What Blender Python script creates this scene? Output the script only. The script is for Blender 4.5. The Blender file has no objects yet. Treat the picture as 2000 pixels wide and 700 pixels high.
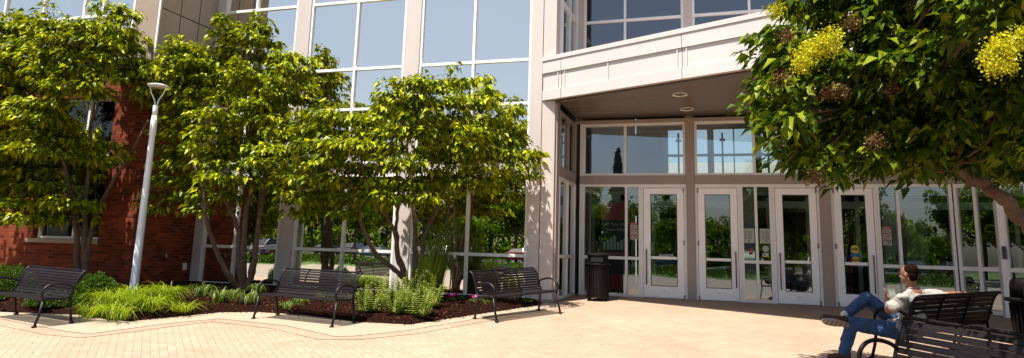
import bpy, math, random
import numpy as np
from mathutils import Vector, Matrix
random.seed(7); RNG = np.random.default_rng(11)
PI = math.pi
scene = bpy.context.scene
COL = scene.collection

# ------------------------------------------------------------------ layout
AZ = -0.305                       # heading of the facade
CA, SA = math.cos(AZ), math.sin(AZ)
SL = 0.045                        # the plaza rises towards the building
EYE = 1.735
F_, CY, PITCH, ROLL = 1338.0, 254.5, 0.1741, 0.0292   # lens solved from the facade's vanishing points
def W(u, v, z=None):
    if z is None: z = SL * v
    return Vector((u*CA - v*SA, u*SA + v*CA, z))
def UV(x, y): return (x*CA + y*SA, -x*SA + y*CA)
cF = Vector((0, math.cos(PITCH), math.sin(PITCH))); cU = Vector((0, -math.sin(PITCH), math.cos(PITCH))); cX = Vector((1, 0, 0))
X2 = cX*math.cos(ROLL) + cU*math.sin(ROLL); U2 = -cX*math.sin(ROLL) + cU*math.cos(ROLL)
CAM = Vector((0, 0, EYE))
def ray(x, y): return cF*F_ + X2*(x-1000) + U2*(CY-y)
def G(x, y, dz=0.0):              # survey: a sighted direction meets the sloping plaza
    d = ray(x, y); n = -d.x*SA + d.y*CA
    t = (dz-EYE)/(d.z-SL*n); return CAM + d*t
def at(x, y, D):                  # survey: sighted direction at a distance
    d = ray(x, y); return CAM + d*(D/d.y)
def ground_z(x, y):
    return SL * UV(x, y)[1]

# ------------------------------------------------------------------ materials
def new_mat(name):
    m = bpy.data.materials.new(name); m.use_nodes = True
    nt = m.node_tree; nt.nodes.clear()
    out = nt.nodes.new('ShaderNodeOutputMaterial')
    return m, nt, out
def N(nt, t, **kw):
    n = nt.nodes.new(t)
    for k, v in kw.items():
        if k == 'inp':
            for i, x in v.items(): n.inputs[i].default_value = x
        else: setattr(n, k, v)
    return n
def L(nt, a, b): nt.links.new(a, b)
ALB = 0.62                        # overall albedo level of the place
def c4(c): return (c[0], c[1], c[2], 1)
def ca(c): return (c[0]*ALB, c[1]*ALB, c[2]*ALB, 1)
def math_n(nt, op, a, b=None, c=None):
    n = nt.nodes.new('ShaderNodeMath'); n.operation = op
    for i, x in enumerate((a, b, c)):
        if x is None: continue
        if isinstance(x, (int, float)): n.inputs[i].default_value = x
        else: nt.links.new(x, n.inputs[i])
    return n.outputs[0]
def simple(name, col, rough=0.5, metal=0.0, var=0.12, scale=6, bump=0.0, bscale=60, spec=0.5, streak=0.0):
    """painted or natural surface with uneven tone"""
    m, nt, out = new_mat(name)
    b = N(nt, 'ShaderNodeBsdfPrincipled', inp={'Roughness': rough, 'Metallic': metal, 'Specular IOR Level': spec})
    tc = N(nt, 'ShaderNodeTexCoord')
    no = N(nt, 'ShaderNodeTexNoise', inp={'Scale': scale, 'Detail': 6.0, 'Roughness': 0.6})
    L(nt, tc.outputs['Object'], no.inputs['Vector'])
    mp = N(nt, 'ShaderNodeMapRange', inp={1: .25, 2: .75, 3: 1-var, 4: 1+var})
    L(nt, no.outputs['Fac'], mp.inputs[0])
    fac = mp.outputs[0]
    if streak > 0:
        mpg = N(nt, 'ShaderNodeMapping', inp={'Scale': (14, 14, .5)})
        L(nt, tc.outputs['Object'], mpg.inputs[0])
        n2 = N(nt, 'ShaderNodeTexNoise', inp={'Scale': 1.0, 'Detail': 3.0})
        L(nt, mpg.outputs[0], n2.inputs['Vector'])
        m2 = N(nt, 'ShaderNodeMapRange', inp={1: .5, 2: .8, 3: 1.0, 4: 1-streak})
        L(nt, n2.outputs['Fac'], m2.inputs[0])
        fac = math_n(nt, 'MULTIPLY', fac, m2.outputs[0])
    vm = N(nt, 'ShaderNodeVectorMath', operation='SCALE'); vm.inputs[0].default_value = [q*ALB for q in col]
    L(nt, fac, vm.inputs['Scale']); L(nt, vm.outputs[0], b.inputs['Base Color'])
    if bump > 0:
        n3 = N(nt, 'ShaderNodeTexNoise', inp={'Scale': bscale, 'Detail': 4.0}); L(nt, tc.outputs['Object'], n3.inputs['Vector'])
        bp = N(nt, 'ShaderNodeBump', inp={'Strength': bump, 'Distance': .02}); L(nt, n3.outputs['Fac'], bp.inputs['Height']); L(nt, bp.outputs[0], b.inputs['Normal'])
    L(nt, b.outputs[0], out.inputs[0])
    return m
def leaf_mat(name, c1, c2, c3, transl=.35, gloss=.06, tcol=None):
    m, nt, out = new_mat(name)
    geo = N(nt, 'ShaderNodeNewGeometry')
    r = N(nt, 'ShaderNodeValToRGB')
    e = r.color_ramp.elements; e[0].color = ca(c1); e[1].color = ca(c3)
    x = r.color_ramp.elements.new(.55); x.color = ca(c2)
    L(nt, geo.outputs['Random Per Island'], r.inputs[0])
    d = N(nt, 'ShaderNodeBsdfDiffuse'); L(nt, r.outputs[0], d.inputs[0])
    t = N(nt, 'ShaderNodeBsdfTranslucent')
    g = N(nt, 'ShaderNodeVectorMath', operation='MULTIPLY'); g.inputs[1].default_value = tcol or (1.5, 1.45, .5)
    L(nt, r.outputs[0], g.inputs[0]); L(nt, g.outputs[0], t.inputs[0])
    mx = N(nt, 'ShaderNodeMixShader', inp={0: transl}); L(nt, d.outputs[0], mx.inputs[1]); L(nt, t.outputs[0], mx.inputs[2])
    gl = N(nt, 'ShaderNodeBsdfGlossy', inp={'Roughness': .38, 'Color': (1, 1, .9, 1)})
    m2 = N(nt, 'ShaderNodeMixShader', inp={0: gloss}); L(nt, mx.outputs[0], m2.inputs[1]); L(nt, gl.outputs[0], m2.inputs[2])
    L(nt, m2.outputs[0], out.inputs[0]); return m
def glass_mat(name, r0, tint, gcol=(.9, .95, 1), wav=.004):
    m, nt, out = new_mat(name)
    lw = N(nt, 'ShaderNodeLayerWeight', inp={'Blend': .5})
    p = math_n(nt, 'POWER', lw.outputs['Facing'], 4.0)
    f = math_n(nt, 'MULTIPLY_ADD', p, 1-r0, r0)
    t = N(nt, 'ShaderNodeBsdfTransparent', inp={0: c4(tint)})
    g = N(nt, 'ShaderNodeBsdfGlossy', inp={'Color': c4(gcol), 'Roughness': .0})
    tc = N(nt, 'ShaderNodeTexCoord'); no = N(nt, 'ShaderNodeTexNoise', inp={'Scale': .9, 'Detail': 1.0}); L(nt, tc.outputs['Object'], no.inputs['Vector'])
    bp = N(nt, 'ShaderNodeBump', inp={'Strength': 1.0, 'Distance': wav}); L(nt, no.outputs['Fac'], bp.inputs['Height']); L(nt, bp.outputs[0], g.inputs['Normal'])
    mx = N(nt, 'ShaderNodeMixShader'); L(nt, f, mx.inputs[0]); L(nt, t.outputs[0], mx.inputs[1]); L(nt, g.outputs[0], mx.inputs[2])
    L(nt, mx.outputs[0], out.inputs[0]); return m
def brick_mat():
    m, nt, out = new_mat('red_brick')
    tc = N(nt, 'ShaderNodeTexCoord'); sp = N(nt, 'ShaderNodeSeparateXYZ'); L(nt, tc.outputs['Object'], sp.inputs[0])
    uu = math_n(nt, 'ADD', sp.outputs[0], sp.outputs[1]); cb = N(nt, 'ShaderNodeCombineXYZ'); L(nt, uu, cb.inputs[0]); L(nt, sp.outputs[2], cb.inputs[1])
    b = N(nt, 'ShaderNodeTexBrick', offset=.5, inp={'Scale': 1.0, 'Mortar Size': .006, 'Mortar Smooth': .2, 'Bias': .0, 'Brick Width': .215, 'Row Height': .0765,
        'Color1': ca((.40, .075, .022)), 'Color2': ca((.15, .025, .010)), 'Mortar': ca((.17, .10, .07))})
    L(nt, cb.outputs[0], b.inputs['Vector'])
    n = N(nt, 'ShaderNodeTexNoise', inp={'Scale': 2.5, 'Detail': 8.0}); L(nt, tc.outputs['Object'], n.inputs['Vector'])
    mp = N(nt, 'ShaderNodeMapRange', inp={1: .3, 2: .7, 3: .75, 4: 1.2}); L(nt, n.outputs['Fac'], mp.inputs[0])
    vm = N(nt, 'ShaderNodeVectorMath', operation='SCALE'); L(nt, b.outputs['Color'], vm.inputs[0]); L(nt, mp.outputs[0], vm.inputs['Scale'])
    p = N(nt, 'ShaderNodeBsdfPrincipled', inp={'Roughness': .85, 'Specular IOR Level': .15}); L(nt, vm.outputs[0], p.inputs['Base Color'])
    bp = N(nt, 'ShaderNodeBump', invert=True, inp={'Strength': .6, 'Distance': .01}); L(nt, b.outputs['Fac'], bp.inputs['Height']); L(nt, bp.outputs[0], p.inputs['Normal'])
    L(nt, p.outputs[0], out.inputs[0]); return m
def paver_mat(name, cols, unit=.1, rot=PI/4, joint=.045, herring=True, jc=(.37, .25, .175)):
    """herringbone concrete pavers, 100 x 200 mm, laid at 45 degrees to the facade"""
    m, nt, out = new_mat(name)
    tc = N(nt, 'ShaderNodeTexCoord')
    mp = N(nt, 'ShaderNodeMapping', inp={'Rotation': (0, 0, rot), 'Scale': (1/unit,)*3}); L(nt, tc.outputs['Object'], mp.inputs[0])
    # uneven hand laying
    sp = N(nt, 'ShaderNodeSeparateXYZ'); L(nt, mp.outputs[0], sp.inputs[0])
    x, y = sp.outputs[0], sp.outputs[1]
    i = math_n(nt, 'FLOOR', x); j = math_n(nt, 'FLOOR', y)
    k = math_n(nt, 'FLOORED_MODULO', math_n(nt, 'SUBTRACT', i, j), 4.0)
    hor = math_n(nt, 'LESS_THAN', k, 1.5)
    i0 = math_n(nt, 'SUBTRACT', i, k)
    lx = math_n(nt, 'SUBTRACT', x, i0); ly = math_n(nt, 'SUBTRACT', y, j)
    def edge(a, wa, b, wb):
        e1 = math_n(nt, 'MINIMUM', a, math_n(nt, 'SUBTRACT', wa, a)); e2 = math_n(nt, 'MINIMUM', b, math_n(nt, 'SUBTRACT', wb, b))
        return math_n(nt, 'MINIMUM', e1, e2)
    eh = edge(lx, 2.0, ly, 1.0)
    j0 = math_n(nt, 'SUBTRACT', j, math_n(nt, 'SUBTRACT', 3.0, k))
    ev = edge(math_n(nt, 'SUBTRACT', x, i), 1.0, math_n(nt, 'SUBTRACT', y, j0), 2.0)
    def sel(a, b):
        n = N(nt, 'ShaderNodeMix', data_type='FLOAT'); L(nt, hor, n.inputs[0]); L(nt, b, n.inputs[2]); L(nt, a, n.inputs[3]); return n.outputs[0]
    e = sel(eh, ev); ida = sel(i0, i); idb = sel(j, j0)
    cb = N(nt, 'ShaderNodeCombineXYZ'); L(nt, ida, cb.inputs[0]); L(nt, idb, cb.inputs[1]); L(nt, hor, cb.inputs[2])
    wn = N(nt, 'ShaderNodeTexWhiteNoise', noise_dimensions='3D'); L(nt, cb.outputs[0], wn.inputs[0])
    r = N(nt, 'ShaderNodeValToRGB'); r.color_ramp.interpolation = 'LINEAR'
    el = r.color_ramp.elements; el[0].color = ca(cols[0]); el[1].color = ca(cols[-1])
    for q, cc in enumerate(cols[1:-1]): z = el.new((q+1)/(len(cols)-1)); z.color = ca(cc)
    L(nt, wn.outputs['Value'], r.inputs[0])
    n = N(nt, 'ShaderNodeTexNoise', inp={'Scale': .8, 'Detail': 8.0, 'Roughness': .65}); L(nt, tc.outputs['Object'], n.inputs['Vector'])
    m1 = N(nt, 'ShaderNodeMapRange', inp={1: .3, 2: .7, 3: .86, 4: 1.1}); L(nt, n.outputs['Fac'], m1.inputs[0])
    n2 = N(nt, 'ShaderNodeTexNoise', inp={'Scale': 90, 'Detail': 3.0}); L(nt, tc.outputs['Object'], n2.inputs['Vector'])
    m2 = N(nt, 'ShaderNodeMapRange', inp={1: .3, 2: .7, 3: .92, 4: 1.06}); L(nt, n2.outputs['Fac'], m2.inputs[0])
    n4 = N(nt, 'ShaderNodeTexVoronoi', inp={'Scale': 2.2, 'Randomness': 1.0}); L(nt, tc.outputs['Object'], n4.inputs['Vector'])
    m4 = N(nt, 'ShaderNodeMapRange', inp={1: .035, 2: .06, 3: .72, 4: 1.0}); L(nt, n4.outputs['Distance'], m4.inputs[0])
    n5 = N(nt, 'ShaderNodeTexNoise', inp={'Scale': .28, 'Detail': 5.0, 'Roughness': .7}); L(nt, tc.outputs['Object'], n5.inputs['Vector'])
    m5 = N(nt, 'ShaderNodeMapRange', inp={1: .35, 2: .6, 3: .88, 4: 1.04}); L(nt, n5.outputs['Fac'], m5.inputs[0])
    sc = math_n(nt, 'MULTIPLY', math_n(nt, 'MULTIPLY', m1.outputs[0], m2.outputs[0]), math_n(nt, 'MULTIPLY', m4.outputs[0], m5.outputs[0]))
    vm = N(nt, 'ShaderNodeVectorMath', operation='SCALE'); L(nt, r.outputs[0], vm.inputs[0]); L(nt, sc, vm.inputs['Scale'])
    jm = N(nt, 'ShaderNodeMapRange', inp={1: joint*.6, 2: joint*1.4, 3: 0.0, 4: 1.0}); L(nt, e, jm.inputs[0])
    mx = N(nt, 'ShaderNodeMix', data_type='RGBA'); L(nt, jm.outputs[0], mx.inputs[0]); mx.inputs[6].default_value = ca(jc); L(nt, vm.outputs[0], mx.inputs[7])
    p = N(nt, 'ShaderNodeBsdfPrincipled', inp={'Roughness': .8, 'Specular IOR Level': .3}); L(nt, mx.outputs[2], p.inputs['Base Color'])
    bp = N(nt, 'ShaderNodeBump', inp={'Strength': .7, 'Distance': .006}); L(nt, jm.outputs[0], bp.inputs['Height']); L(nt, bp.outputs[0], p.inputs['Normal'])
    L(nt, p.outputs[0], out.inputs[0]); return m

M = {}
M['brick'] = brick_mat()
M['panel'] = simple('beige_metal_panel', (.83, .73, .685), .45, var=.05, scale=1.2, streak=.08)
M['panel_warm'] = simple('warm_beige_stone', (.46, .35, .27), .7, var=.08, scale=2, streak=.12)
M['canopy'] = simple('canopy_panel', (.83, .775, .75), .4, var=.04, scale=1.0, streak=.06)
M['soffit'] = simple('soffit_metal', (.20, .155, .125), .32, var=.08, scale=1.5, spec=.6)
M['taupe'] = simple('taupe_panel', (.50, .40, .35), .5, var=.05, scale=2)
M['frame'] = simple('white_aluminium', (1.22, 1.19, 1.16), .35, var=.05, scale=5, streak=.06)
M['door'] = simple('door_aluminium', (1.40, 1.36, 1.33), .35, var=.05, scale=5)
M['concrete'] = simple('light_concrete', (.49, .385, .275), .85, var=.10, scale=7, bump=.3, bscale=180)
M['kerb'] = simple('kerb_concrete', (.42, .34, .26), .9, var=.18, scale=9, bump=.4, bscale=90)
M['pavers'] = paver_mat('pavers', [(.50, .345, .235), (.57, .405, .28), (.53, .375, .265), (.60, .43, .305)])
M['band'] = paver_mat('band_pavers', [(.49, .34, .235), (.54, .385, .27), (.52, .365, .26)], rot=-.25)
M['asphalt'] = simple('asphalt', (.055, .055, .058), .9, var=.25, scale=3, bump=.3)
M['path'] = simple('concrete_path', (.36, .31, .25), .9, var=.12, scale=3)
M['lawn'] = simple('lawn_grass', (.09, .17, .012), .95, var=.35, scale=2.5, bump=.6, bscale=40)
M['earth'] = simple('earth', (.10, .075, .05), .95, var=.3, scale=3)
M['mulch'] = simple('bark_mulch', (.022, .007, .004), .95, spec=.05, var=.65, scale=22, bump=1.0, bscale=60)
M['chips'] = leaf_mat('bark_chips', (.012, .004, .003), (.045, .016, .009), (.20, .085, .05), transl=0, gloss=0)
M['bench'] = simple('bench_paint', (.010, .007, .008), .45, spec=.3, var=.2, scale=9, bump=.05, bscale=120)
M['bench_slat'] = simple('bench_slat_paint', (.012, .008, .010), .55, spec=.16, var=.25, scale=7, bump=.05, bscale=90)
M['can'] = simple('can_paint', (.008, .005, .005), .5, spec=.2, var=.25, scale=8)
M['black'] = simple('black_plastic', (.012, .012, .013), .35, var=.1)
M['steel'] = simple('brushed_steel', (.33, .30, .27), .35, metal=.8, var=.1)
M['lamp'] = simple('lamp_paint', (1.15, 1.18, 1.25), .35, var=.06, scale=4, streak=.08)
M['rust'] = simple('rust', (.30, .11, .04), .9, var=.3, scale=30)
M['bark'] = simple('bark', (.17, .105, .065), .85, var=.45, scale=14, bump=.8, bscale=45)
M['bark2'] = simple('rough_bark', (.15, .085, .045), .8, var=.5, scale=18, bump=1.0, bscale=50)
M['twig'] = simple('twig', (.10, .06, .035), .9, var=.3, scale=20)
M['leaf'] = leaf_mat('lilac_leaves', (.05, .095, .002), (.25, .32, .003), (.68, .68, .005), transl=.20, gloss=.014, tcol=(1.5, 1.4, .25))
M['leafR'] = leaf_mat('near_leaves', (.020, .050, .003), (.070, .135, .006), (.30, .36, .010), transl=.26, gloss=.012, tcol=(1.5, 1.4, .25))
M['flower'] = leaf_mat('yellow_blossom', (.45, .48, .01), (.80, .76, .015), (1.05, .92, .03), transl=.3, gloss=.02, tcol=(1.1, 1.1, .8))
M['seed'] = leaf_mat('dry_seed_heads', (.10, .045, .02), (.18, .09, .035), (.28, .16, .07), transl=.1, gloss=.02)
M['box'] = leaf_mat('boxwood_leaves', (.035, .085, .008), (.065, .14, .010), (.13, .22, .015), transl=.25, gloss=.012)
M['blade'] = leaf_mat('grass_blades', (.16, .26, .006), (.28, .40, .010), (.48, .54, .03), transl=.35, gloss=.02)
M['blade2'] = leaf_mat('lily_blades', (.08, .15, .02), (.13, .22, .03), (.25, .27, .06), transl=.3, gloss=.02)
M['sage'] = leaf_mat('sage_leaves', (.20, .30, .06), (.36, .45, .11), (.60, .64, .22), transl=.3, gloss=.03)
M['petal'] = leaf_mat('petunia_petals', (.70, .02, .22), (.80, .03, .30), (.75, .10, .40), transl=.2, gloss=.02, tcol=(1, .6, 1))
M['far_leaf'] = leaf_mat('far_leaves', (.03, .07, .005), (.10, .20, .010), (.26, .40, .02), transl=.5, gloss=0)
M['conifer'] = leaf_mat('conifer_needles', (.015, .035, .012), (.025, .05, .015), (.035, .06, .02), transl=.1, gloss=.02)
M['gl_left'] = glass_mat('reflective_glass', .78, (.16, .17, .17), gcol=(1.0, .96, .86), wav=.003)
M['gl_door'] = glass_mat('door_glass', .22, (.74, .86, .82), wav=.002)
M['gl_up'] = glass_mat('upper_glass', .16, (.3, .33, .33))
M['gl_win'] = glass_mat('window_glass', .05, (.25, .28, .28), wav=.004)
M['gl_far'] = glass_mat('far_glass', .05, (.55, .85, .85))
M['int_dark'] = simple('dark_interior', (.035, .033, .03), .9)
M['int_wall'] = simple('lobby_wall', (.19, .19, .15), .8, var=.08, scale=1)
M['int_floor'] = simple('lobby_floor', (.20, .17, .14), .35, var=.15, scale=2)
M['int_frame'] = simple('green_grey_aluminium', (.55, .62, .54), .4, var=.05)
M['white'] = simple('white_render', (.80, .79, .77), .7, var=.04)
M['paper'] = simple('paper', (.60, .62, .55), .8, var=.03)
M['red'] = simple('sign_red', (.42, .02, .03), .5, var=.05)
M['yellow'] = simple('sign_yellow', (.85, .68, .02), .5, var=.03)
M['blue'] = simple('sign_blue', (.02, .14, .42), .5, var=.03)
M['ink'] = simple('sign_ink', (.02, .02, .02), .6, var=.03)
M['pale'] = simple('sign_white', (.70, .72, .68), .6, var=.03)
M['skin'] = simple('skin', (.40, .17, .095), .5, var=.10, scale=14)
M['hair'] = simple('hair', (.018, .008, .005), .95, spec=.05, var=.3, scale=60, bump=.4, bscale=220)
M['shirt'] = simple('shirt_cotton', (.44, .405, .37), .9, var=.09, scale=10, bump=.25, bscale=35)
M['jeans'] = simple('jeans_denim', (.028, .085, .22), .85, var=.38, scale=11, bump=.3, bscale=45)
M['shoe'] = simple('brown_suede', (.085, .032, .016), .9, var=.25, scale=30)
M['sole'] = simple('grey_sole', (.42, .36, .30), .8, var=.15, scale=30)
M['sock'] = simple('white_sock', (.75, .74, .72), .9, var=.04)
M['tyre'] = simple('tyre', (.015, .015, .015), .8)
M['carglass'] = simple('car_glass', (.03, .04, .045), .05, spec=.9)
M['lens'] = simple('lamp_lens', (.75, .75, .72), .1)

# ------------------------------------------------------------------ mesh building
class MB:
    def __init__(s): s.v = []; s.f = []
    def box(s, x0, x1, y0, y1, z0, z1):
        b = len(s.v)
        s.v += [(x0,y0,z0),(x1,y0,z0),(x1,y1,z0),(x0,y1,z0),(x0,y0,z1),(x1,y0,z1),(x1,y1,z1),(x0,y1,z1)]
        s.f += [(b,b+3,b+2,b+1),(b+4,b+5,b+6,b+7),(b,b+1,b+5,b+4),(b+1,b+2,b+6,b+5),(b+2,b+3,b+7,b+6),(b+3,b,b+4,b+7)]; return s
    def quad(s, *p):
        b = len(s.v); s.v += [tuple(q) for q in p]; s.f.append(tuple(range(b, b+len(p)))); return s
    def prism(s, poly, z0, z1):          # poly: (x,y) list counter-clockwise; z may be callables
        n = len(poly); b = len(s.v); g0 = z0 if callable(z0) else (lambda x, y: z0); g1 = z1 if callable(z1) else (lambda x, y: z1)
        s.v += [(x, y, g0(x, y)) for x, y in poly] + [(x, y, g1(x, y)) for x, y in poly]
        s.f.append(tuple(b+n-1-i for i in range(n))); s.f.append(tuple(b+n+i for i in range(n)))
        for i in range(n): j = (i+1) % n; s.f.append((b+i, b+j, b+n+j, b+n+i))
        return s
    def bar(s, p, q, w, h, up=(0,0,1)):  # rectangular bar between two points
        p = Vector(p); q = Vector(q); d = (q-p).normalized(); a = d.cross(Vector(up))
        if a.length < 1e-4: a = Vector((1, 0, 0))
        a.normalize(); c = a.cross(d).normalized(); b = len(s.v)
        for o in (p, q):
            for sa, sc in ((-1,-1),(1,-1),(1,1),(-1,1)): s.v.append(tuple(o + a*(sa*w/2) + c*(sc*h/2)))
        s.f += [(b,b+1,b+2,b+3),(b+7,b+6,b+5,b+4)] + [(b+i, b+4+i, b+4+(i+1)%4, b+(i+1)%4) for i in range(4)]; return s
    def tube(s, pts, rad, n=8, cap=True):
        pts = [Vector(p) for p in pts]
        if isinstance(rad, (int, float)): rad = [rad]*len(pts)
        b = len(s.v); prev = None
        for i, p in enumerate(pts):
            d = (pts[min(i+1, len(pts)-1)] - pts[max(i-1, 0)]).normalized()
            if prev is None:
                a = d.cross(Vector((0, 0, 1)));
                if a.length < .05: a = d.cross(Vector((0, 1, 0)))
            else: a = prev - d*prev.dot(d)
            a.normalize(); prev = a; c = d.cross(a)
            for k in range(n):
                t = 2*PI*k/n; s.v.append(tuple(p + (a*math.cos(t) + c*math.sin(t))*rad[i]))
        for i in range(len(pts)-1):
            for k in range(n):
                k2 = (k+1) % n; s.f.append((b+i*n+k, b+i*n+k2, b+(i+1)*n+k2, b+(i+1)*n+k))
        if cap:
            s.f.append(tuple(b+n-1-k for k in range(n))); s.f.append(tuple(b+(len(pts)-1)*n+k for k in range(n)))
        return s
    def lathe(s, prof, n=24, c=(0,0,0), cap=True):
        b = len(s.v)
        for r, z in prof:
            for k in range(n): t = 2*PI*k/n; s.v.append((c[0]+r*math.cos(t), c[1]+r*math.sin(t), c[2]+z))
        for i in range(len(prof)-1):
            for k in range(n): k2 = (k+1)%n; s.f.append((b+i*n+k, b+i*n+k2, b+(i+1)*n+k2, b+(i+1)*n+k))
        if cap:
            s.f.append(tuple(b+n-1-k for k in range(n))); s.f.append(tuple(b+(len(prof)-1)*n+k for k in range(n)))
        return s
    def ell(s, c, r, n=16, m=10, R=None):
        b = len(s.v); c = Vector(c)
        for i in range(m+1):
            ph = PI*i/m
            for k in range(n):
                t = 2*PI*k/n; p = Vector((r[0]*math.sin(ph)*math.cos(t), r[1]*math.sin(ph)*math.sin(t), r[2]*math.cos(ph)))
                if R is not None: p = R @ p
                s.v.append(tuple(c+p))
        for i in range(m):
            for k in range(n): k2 = (k+1)%n; s.f.append((b+i*n+k, b+(i+1)*n+k, b+(i+1)*n+k2, b+i*n+k2))
        return s
    def cap(s, p, q, r1, r2, n=12, flat=None):      # tapered capsule
        p = Vector(p); q = Vector(q); s.tube([p, q], [r1, r2], n); s.ell(p, (r1,)*3, n, 8); s.ell(q, (r2,)*3, n, 8); return s
    def build(s, name, mat, parent=None, loc=None, smooth=False):
        me = bpy.data.meshes.new(name); me.from_pydata([tuple(v) for v in s.v], [], s.f); me.materials.append(mat)
        if smooth: me.polygons.foreach_set('use_smooth', [True]*len(me.polygons))
        me.update()
        o = bpy.data.objects.new(name, me); COL.objects.link(o)
        if parent: o.parent = parent
        if loc is not None: o.location = loc
        return o
def bevel(o, w=.004, seg=2):
    b = o.modifiers.new('bevel', 'BEVEL'); b.width = w; b.segments = seg; b.limit_method = 'ANGLE'; return o
def tag(o, label=None, cat=None, group=None, kind=None):
    if label: o['label'] = label
    if cat: o['category'] = cat
    if group: o['group'] = group
    if kind: o['kind'] = kind
    return o
def empty(name, loc, rz=0, label=None, cat=None, group=None):
    o = bpy.data.objects.new(name, None); COL.objects.link(o); o.location = loc; o.rotation_euler = (0, 0, rz)
    o.empty_display_size = .1; return tag(o, label, cat, group)
KIDS = {}
def kids(o): return [c for c in COL.objects if c.parent == o]
def copy_tree(o, parent=None):
    c = o.copy(); COL.objects.link(c); c.parent = parent
    for ch in kids(o): copy_tree(ch, c)
    return c
def text_mb(txt, size, name, mat, parent, loc, rot):
    cu = bpy.data.curves.new(name, 'FONT'); cu.body = txt; cu.size = size; cu.align_x = 'CENTER'; cu.align_y = 'CENTER'; cu.extrude = .0006
    tmp = bpy.data.objects.new('tmp', cu); COL.objects.link(tmp); bpy.context.view_layer.update()
    me = bpy.data.meshes.new_from_object(tmp); bpy.data.objects.remove(tmp)
    me.materials.clear(); me.materials.append(mat)
    o = bpy.data.objects.new(name, me); COL.objects.link(o); o.parent = parent; o.location = loc; o.rotation_euler = rot; return o

def np_mesh(name, V, Fq, mat, parent=None, tri=None, smooth=False):
    me = bpy.data.meshes.new(name); nf = len(Fq); me.vertices.add(len(V)); me.vertices.foreach_set('co', V.astype(np.float32).ravel())
    k = Fq.shape[1]; me.loops.add(nf*k); me.loops.foreach_set('vertex_index', Fq.astype(np.int32).ravel())
    me.polygons.add(nf); me.polygons.foreach_set('loop_start', np.arange(0, nf*k, k, dtype=np.int32)); me.polygons.foreach_set('loop_total', np.full(nf, k, dtype=np.int32))
    if smooth: me.polygons.foreach_set('use_smooth', np.ones(nf, dtype=bool))
    me.update(calc_edges=True); me.materials.append(mat)
    o = bpy.data.objects.new(name, me); COL.objects.link(o)
    if parent: o.parent = parent
    return o
def nrm(a): return a/np.maximum(np.linalg.norm(a, axis=1, keepdims=True), 1e-6)
def leaves(P, A, Nn, Ln, wr=.56, fold=.12, droop=.26):
    """P base points, A axes, Nn approximate normals, Ln lengths -> 5 verts, 2 quads a leaf"""
    A = nrm(A); S = nrm(np.cross(A, Nn)); Up = np.cross(S, A); l = Ln[:, None]; w = (Ln*wr)[:, None]
    base = P; mid = P + A*l*.45 - Up*l*.02
    lf = P + A*l*.40 + S*w*.5 + Up*l*fold; rt = P + A*l*.40 - S*w*.5 + Up*l*fold
    tip = P + A*l*.95 - np.array([0, 0, 1.])*l*droop
    n = len(P); V = np.stack([base, mid, tip, lf, rt], 1).reshape(-1, 3); b = np.arange(n)[:, None]*5
    Fq = np.concatenate([b+np.array([[0, 1, 2, 3]]), b+np.array([[0, 4, 2, 1]])], 1).reshape(-1, 4)
    return V, Fq

# ------------------------------------------------------------------ world, sun, camera
d_uv = (.175, .375)                                   # shadow shift per metre of height in facade axes
dw = Vector((d_uv[0]*CA - d_uv[1]*SA, d_uv[0]*SA + d_uv[1]*CA, 0))
tosun = Vector((-dw.x, -dw.y, 1)).normalized()
SUN_EL = math.asin(tosun.z); SUN_AZ = math.atan2(tosun.x, tosun.y)
world = bpy.data.worlds.new('World'); scene.world = world; world.use_nodes = True
wn = world.node_tree; wn.nodes.clear()
wo = wn.nodes.new('ShaderNodeOutputWorld'); bg = wn.nodes.new('ShaderNodeBackground'); sky = wn.nodes.new('ShaderNodeTexSky')
sky.sky_type = 'NISHITA'; sky.sun_disc = False; sky.sun_elevation = SUN_EL; sky.sun_rotation = SUN_AZ
sky.air_density = 1.0; sky.dust_density = 3.0; sky.ozone_density = 1.0; sky.altitude = 200
wn.links.new(sky.outputs[0], bg.inputs[0]); wn.links.new(bg.outputs[0], wo.inputs[0]); bg.inputs[1].default_value = .075
sl = bpy.data.lights.new('sun', 'SUN'); sl.energy = 5.0; sl.angle = math.radians(.5); sl.color = (1, .945, .86)
so = bpy.data.objects.new('sun', sl); COL.objects.link(so); so.rotation_euler = tosun.to_track_quat('Z', 'Y').to_euler(); so.location = tosun*60
cd = bpy.data.cameras.new('camera'); cam = bpy.data.objects.new('camera', cd); COL.objects.link(cam); scene.camera = cam
cd.sensor_width = 36; cd.lens = F_/2000*36; cd.shift_y = (CY-350)/2000; cd.clip_start = .05; cd.clip_end = 2000
cam.matrix_world = Matrix(((X2.x, U2.x, -cF.x, CAM.x), (X2.y, U2.y, -cF.y, CAM.y), (X2.z, U2.z, -cF.z, CAM.z), (0, 0, 0, 1)))
scene.view_settings.view_transform = 'Standard'; scene.view_settings.look = 'None'; scene.view_settings.exposure = 1.15; scene.view_settings.gamma = 1
scene.view_settings.use_curve_mapping = False

# ------------------------------------------------------------------ ground sheets
def prof(v):
    pts = [(-300, 1.2), (-66, .5), (-38, .5), (-24, .0), (-8, -.20), (-4.5, SL*-4.5), (16.63, SL*16.63), (17.5, .73), (300, .73)]
    for (a, za), (b, zb) in zip(pts, pts[1:]):
        if a <= v <= b: return za + (zb-za)*(v-a)/(b-a)
    return 0
def strip(name, u0, u1, vs, mat, dz=0.0, kind='structure'):
    mb = MB(); us = [u0, u1]
    for v in vs:
        for u in us: mb.v.append((u, v, prof(v)+dz))
    for i in range(len(vs)-1): b = 2*i; mb.f.append((b, b+1, b+3, b+2))
    o = mb.build(name, mat); o.rotation_euler = (0, 0, AZ); return tag(o, kind=kind)
strip('ground', -300, 300, [-300, -66, -38, -24, -8, -4.5, 16.63, 17.5, 300], M['earth'], -.03)
strip('plaza_paving', -30, 30, [-6, -4.5, 16.6], M['pavers'], 0)
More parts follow.
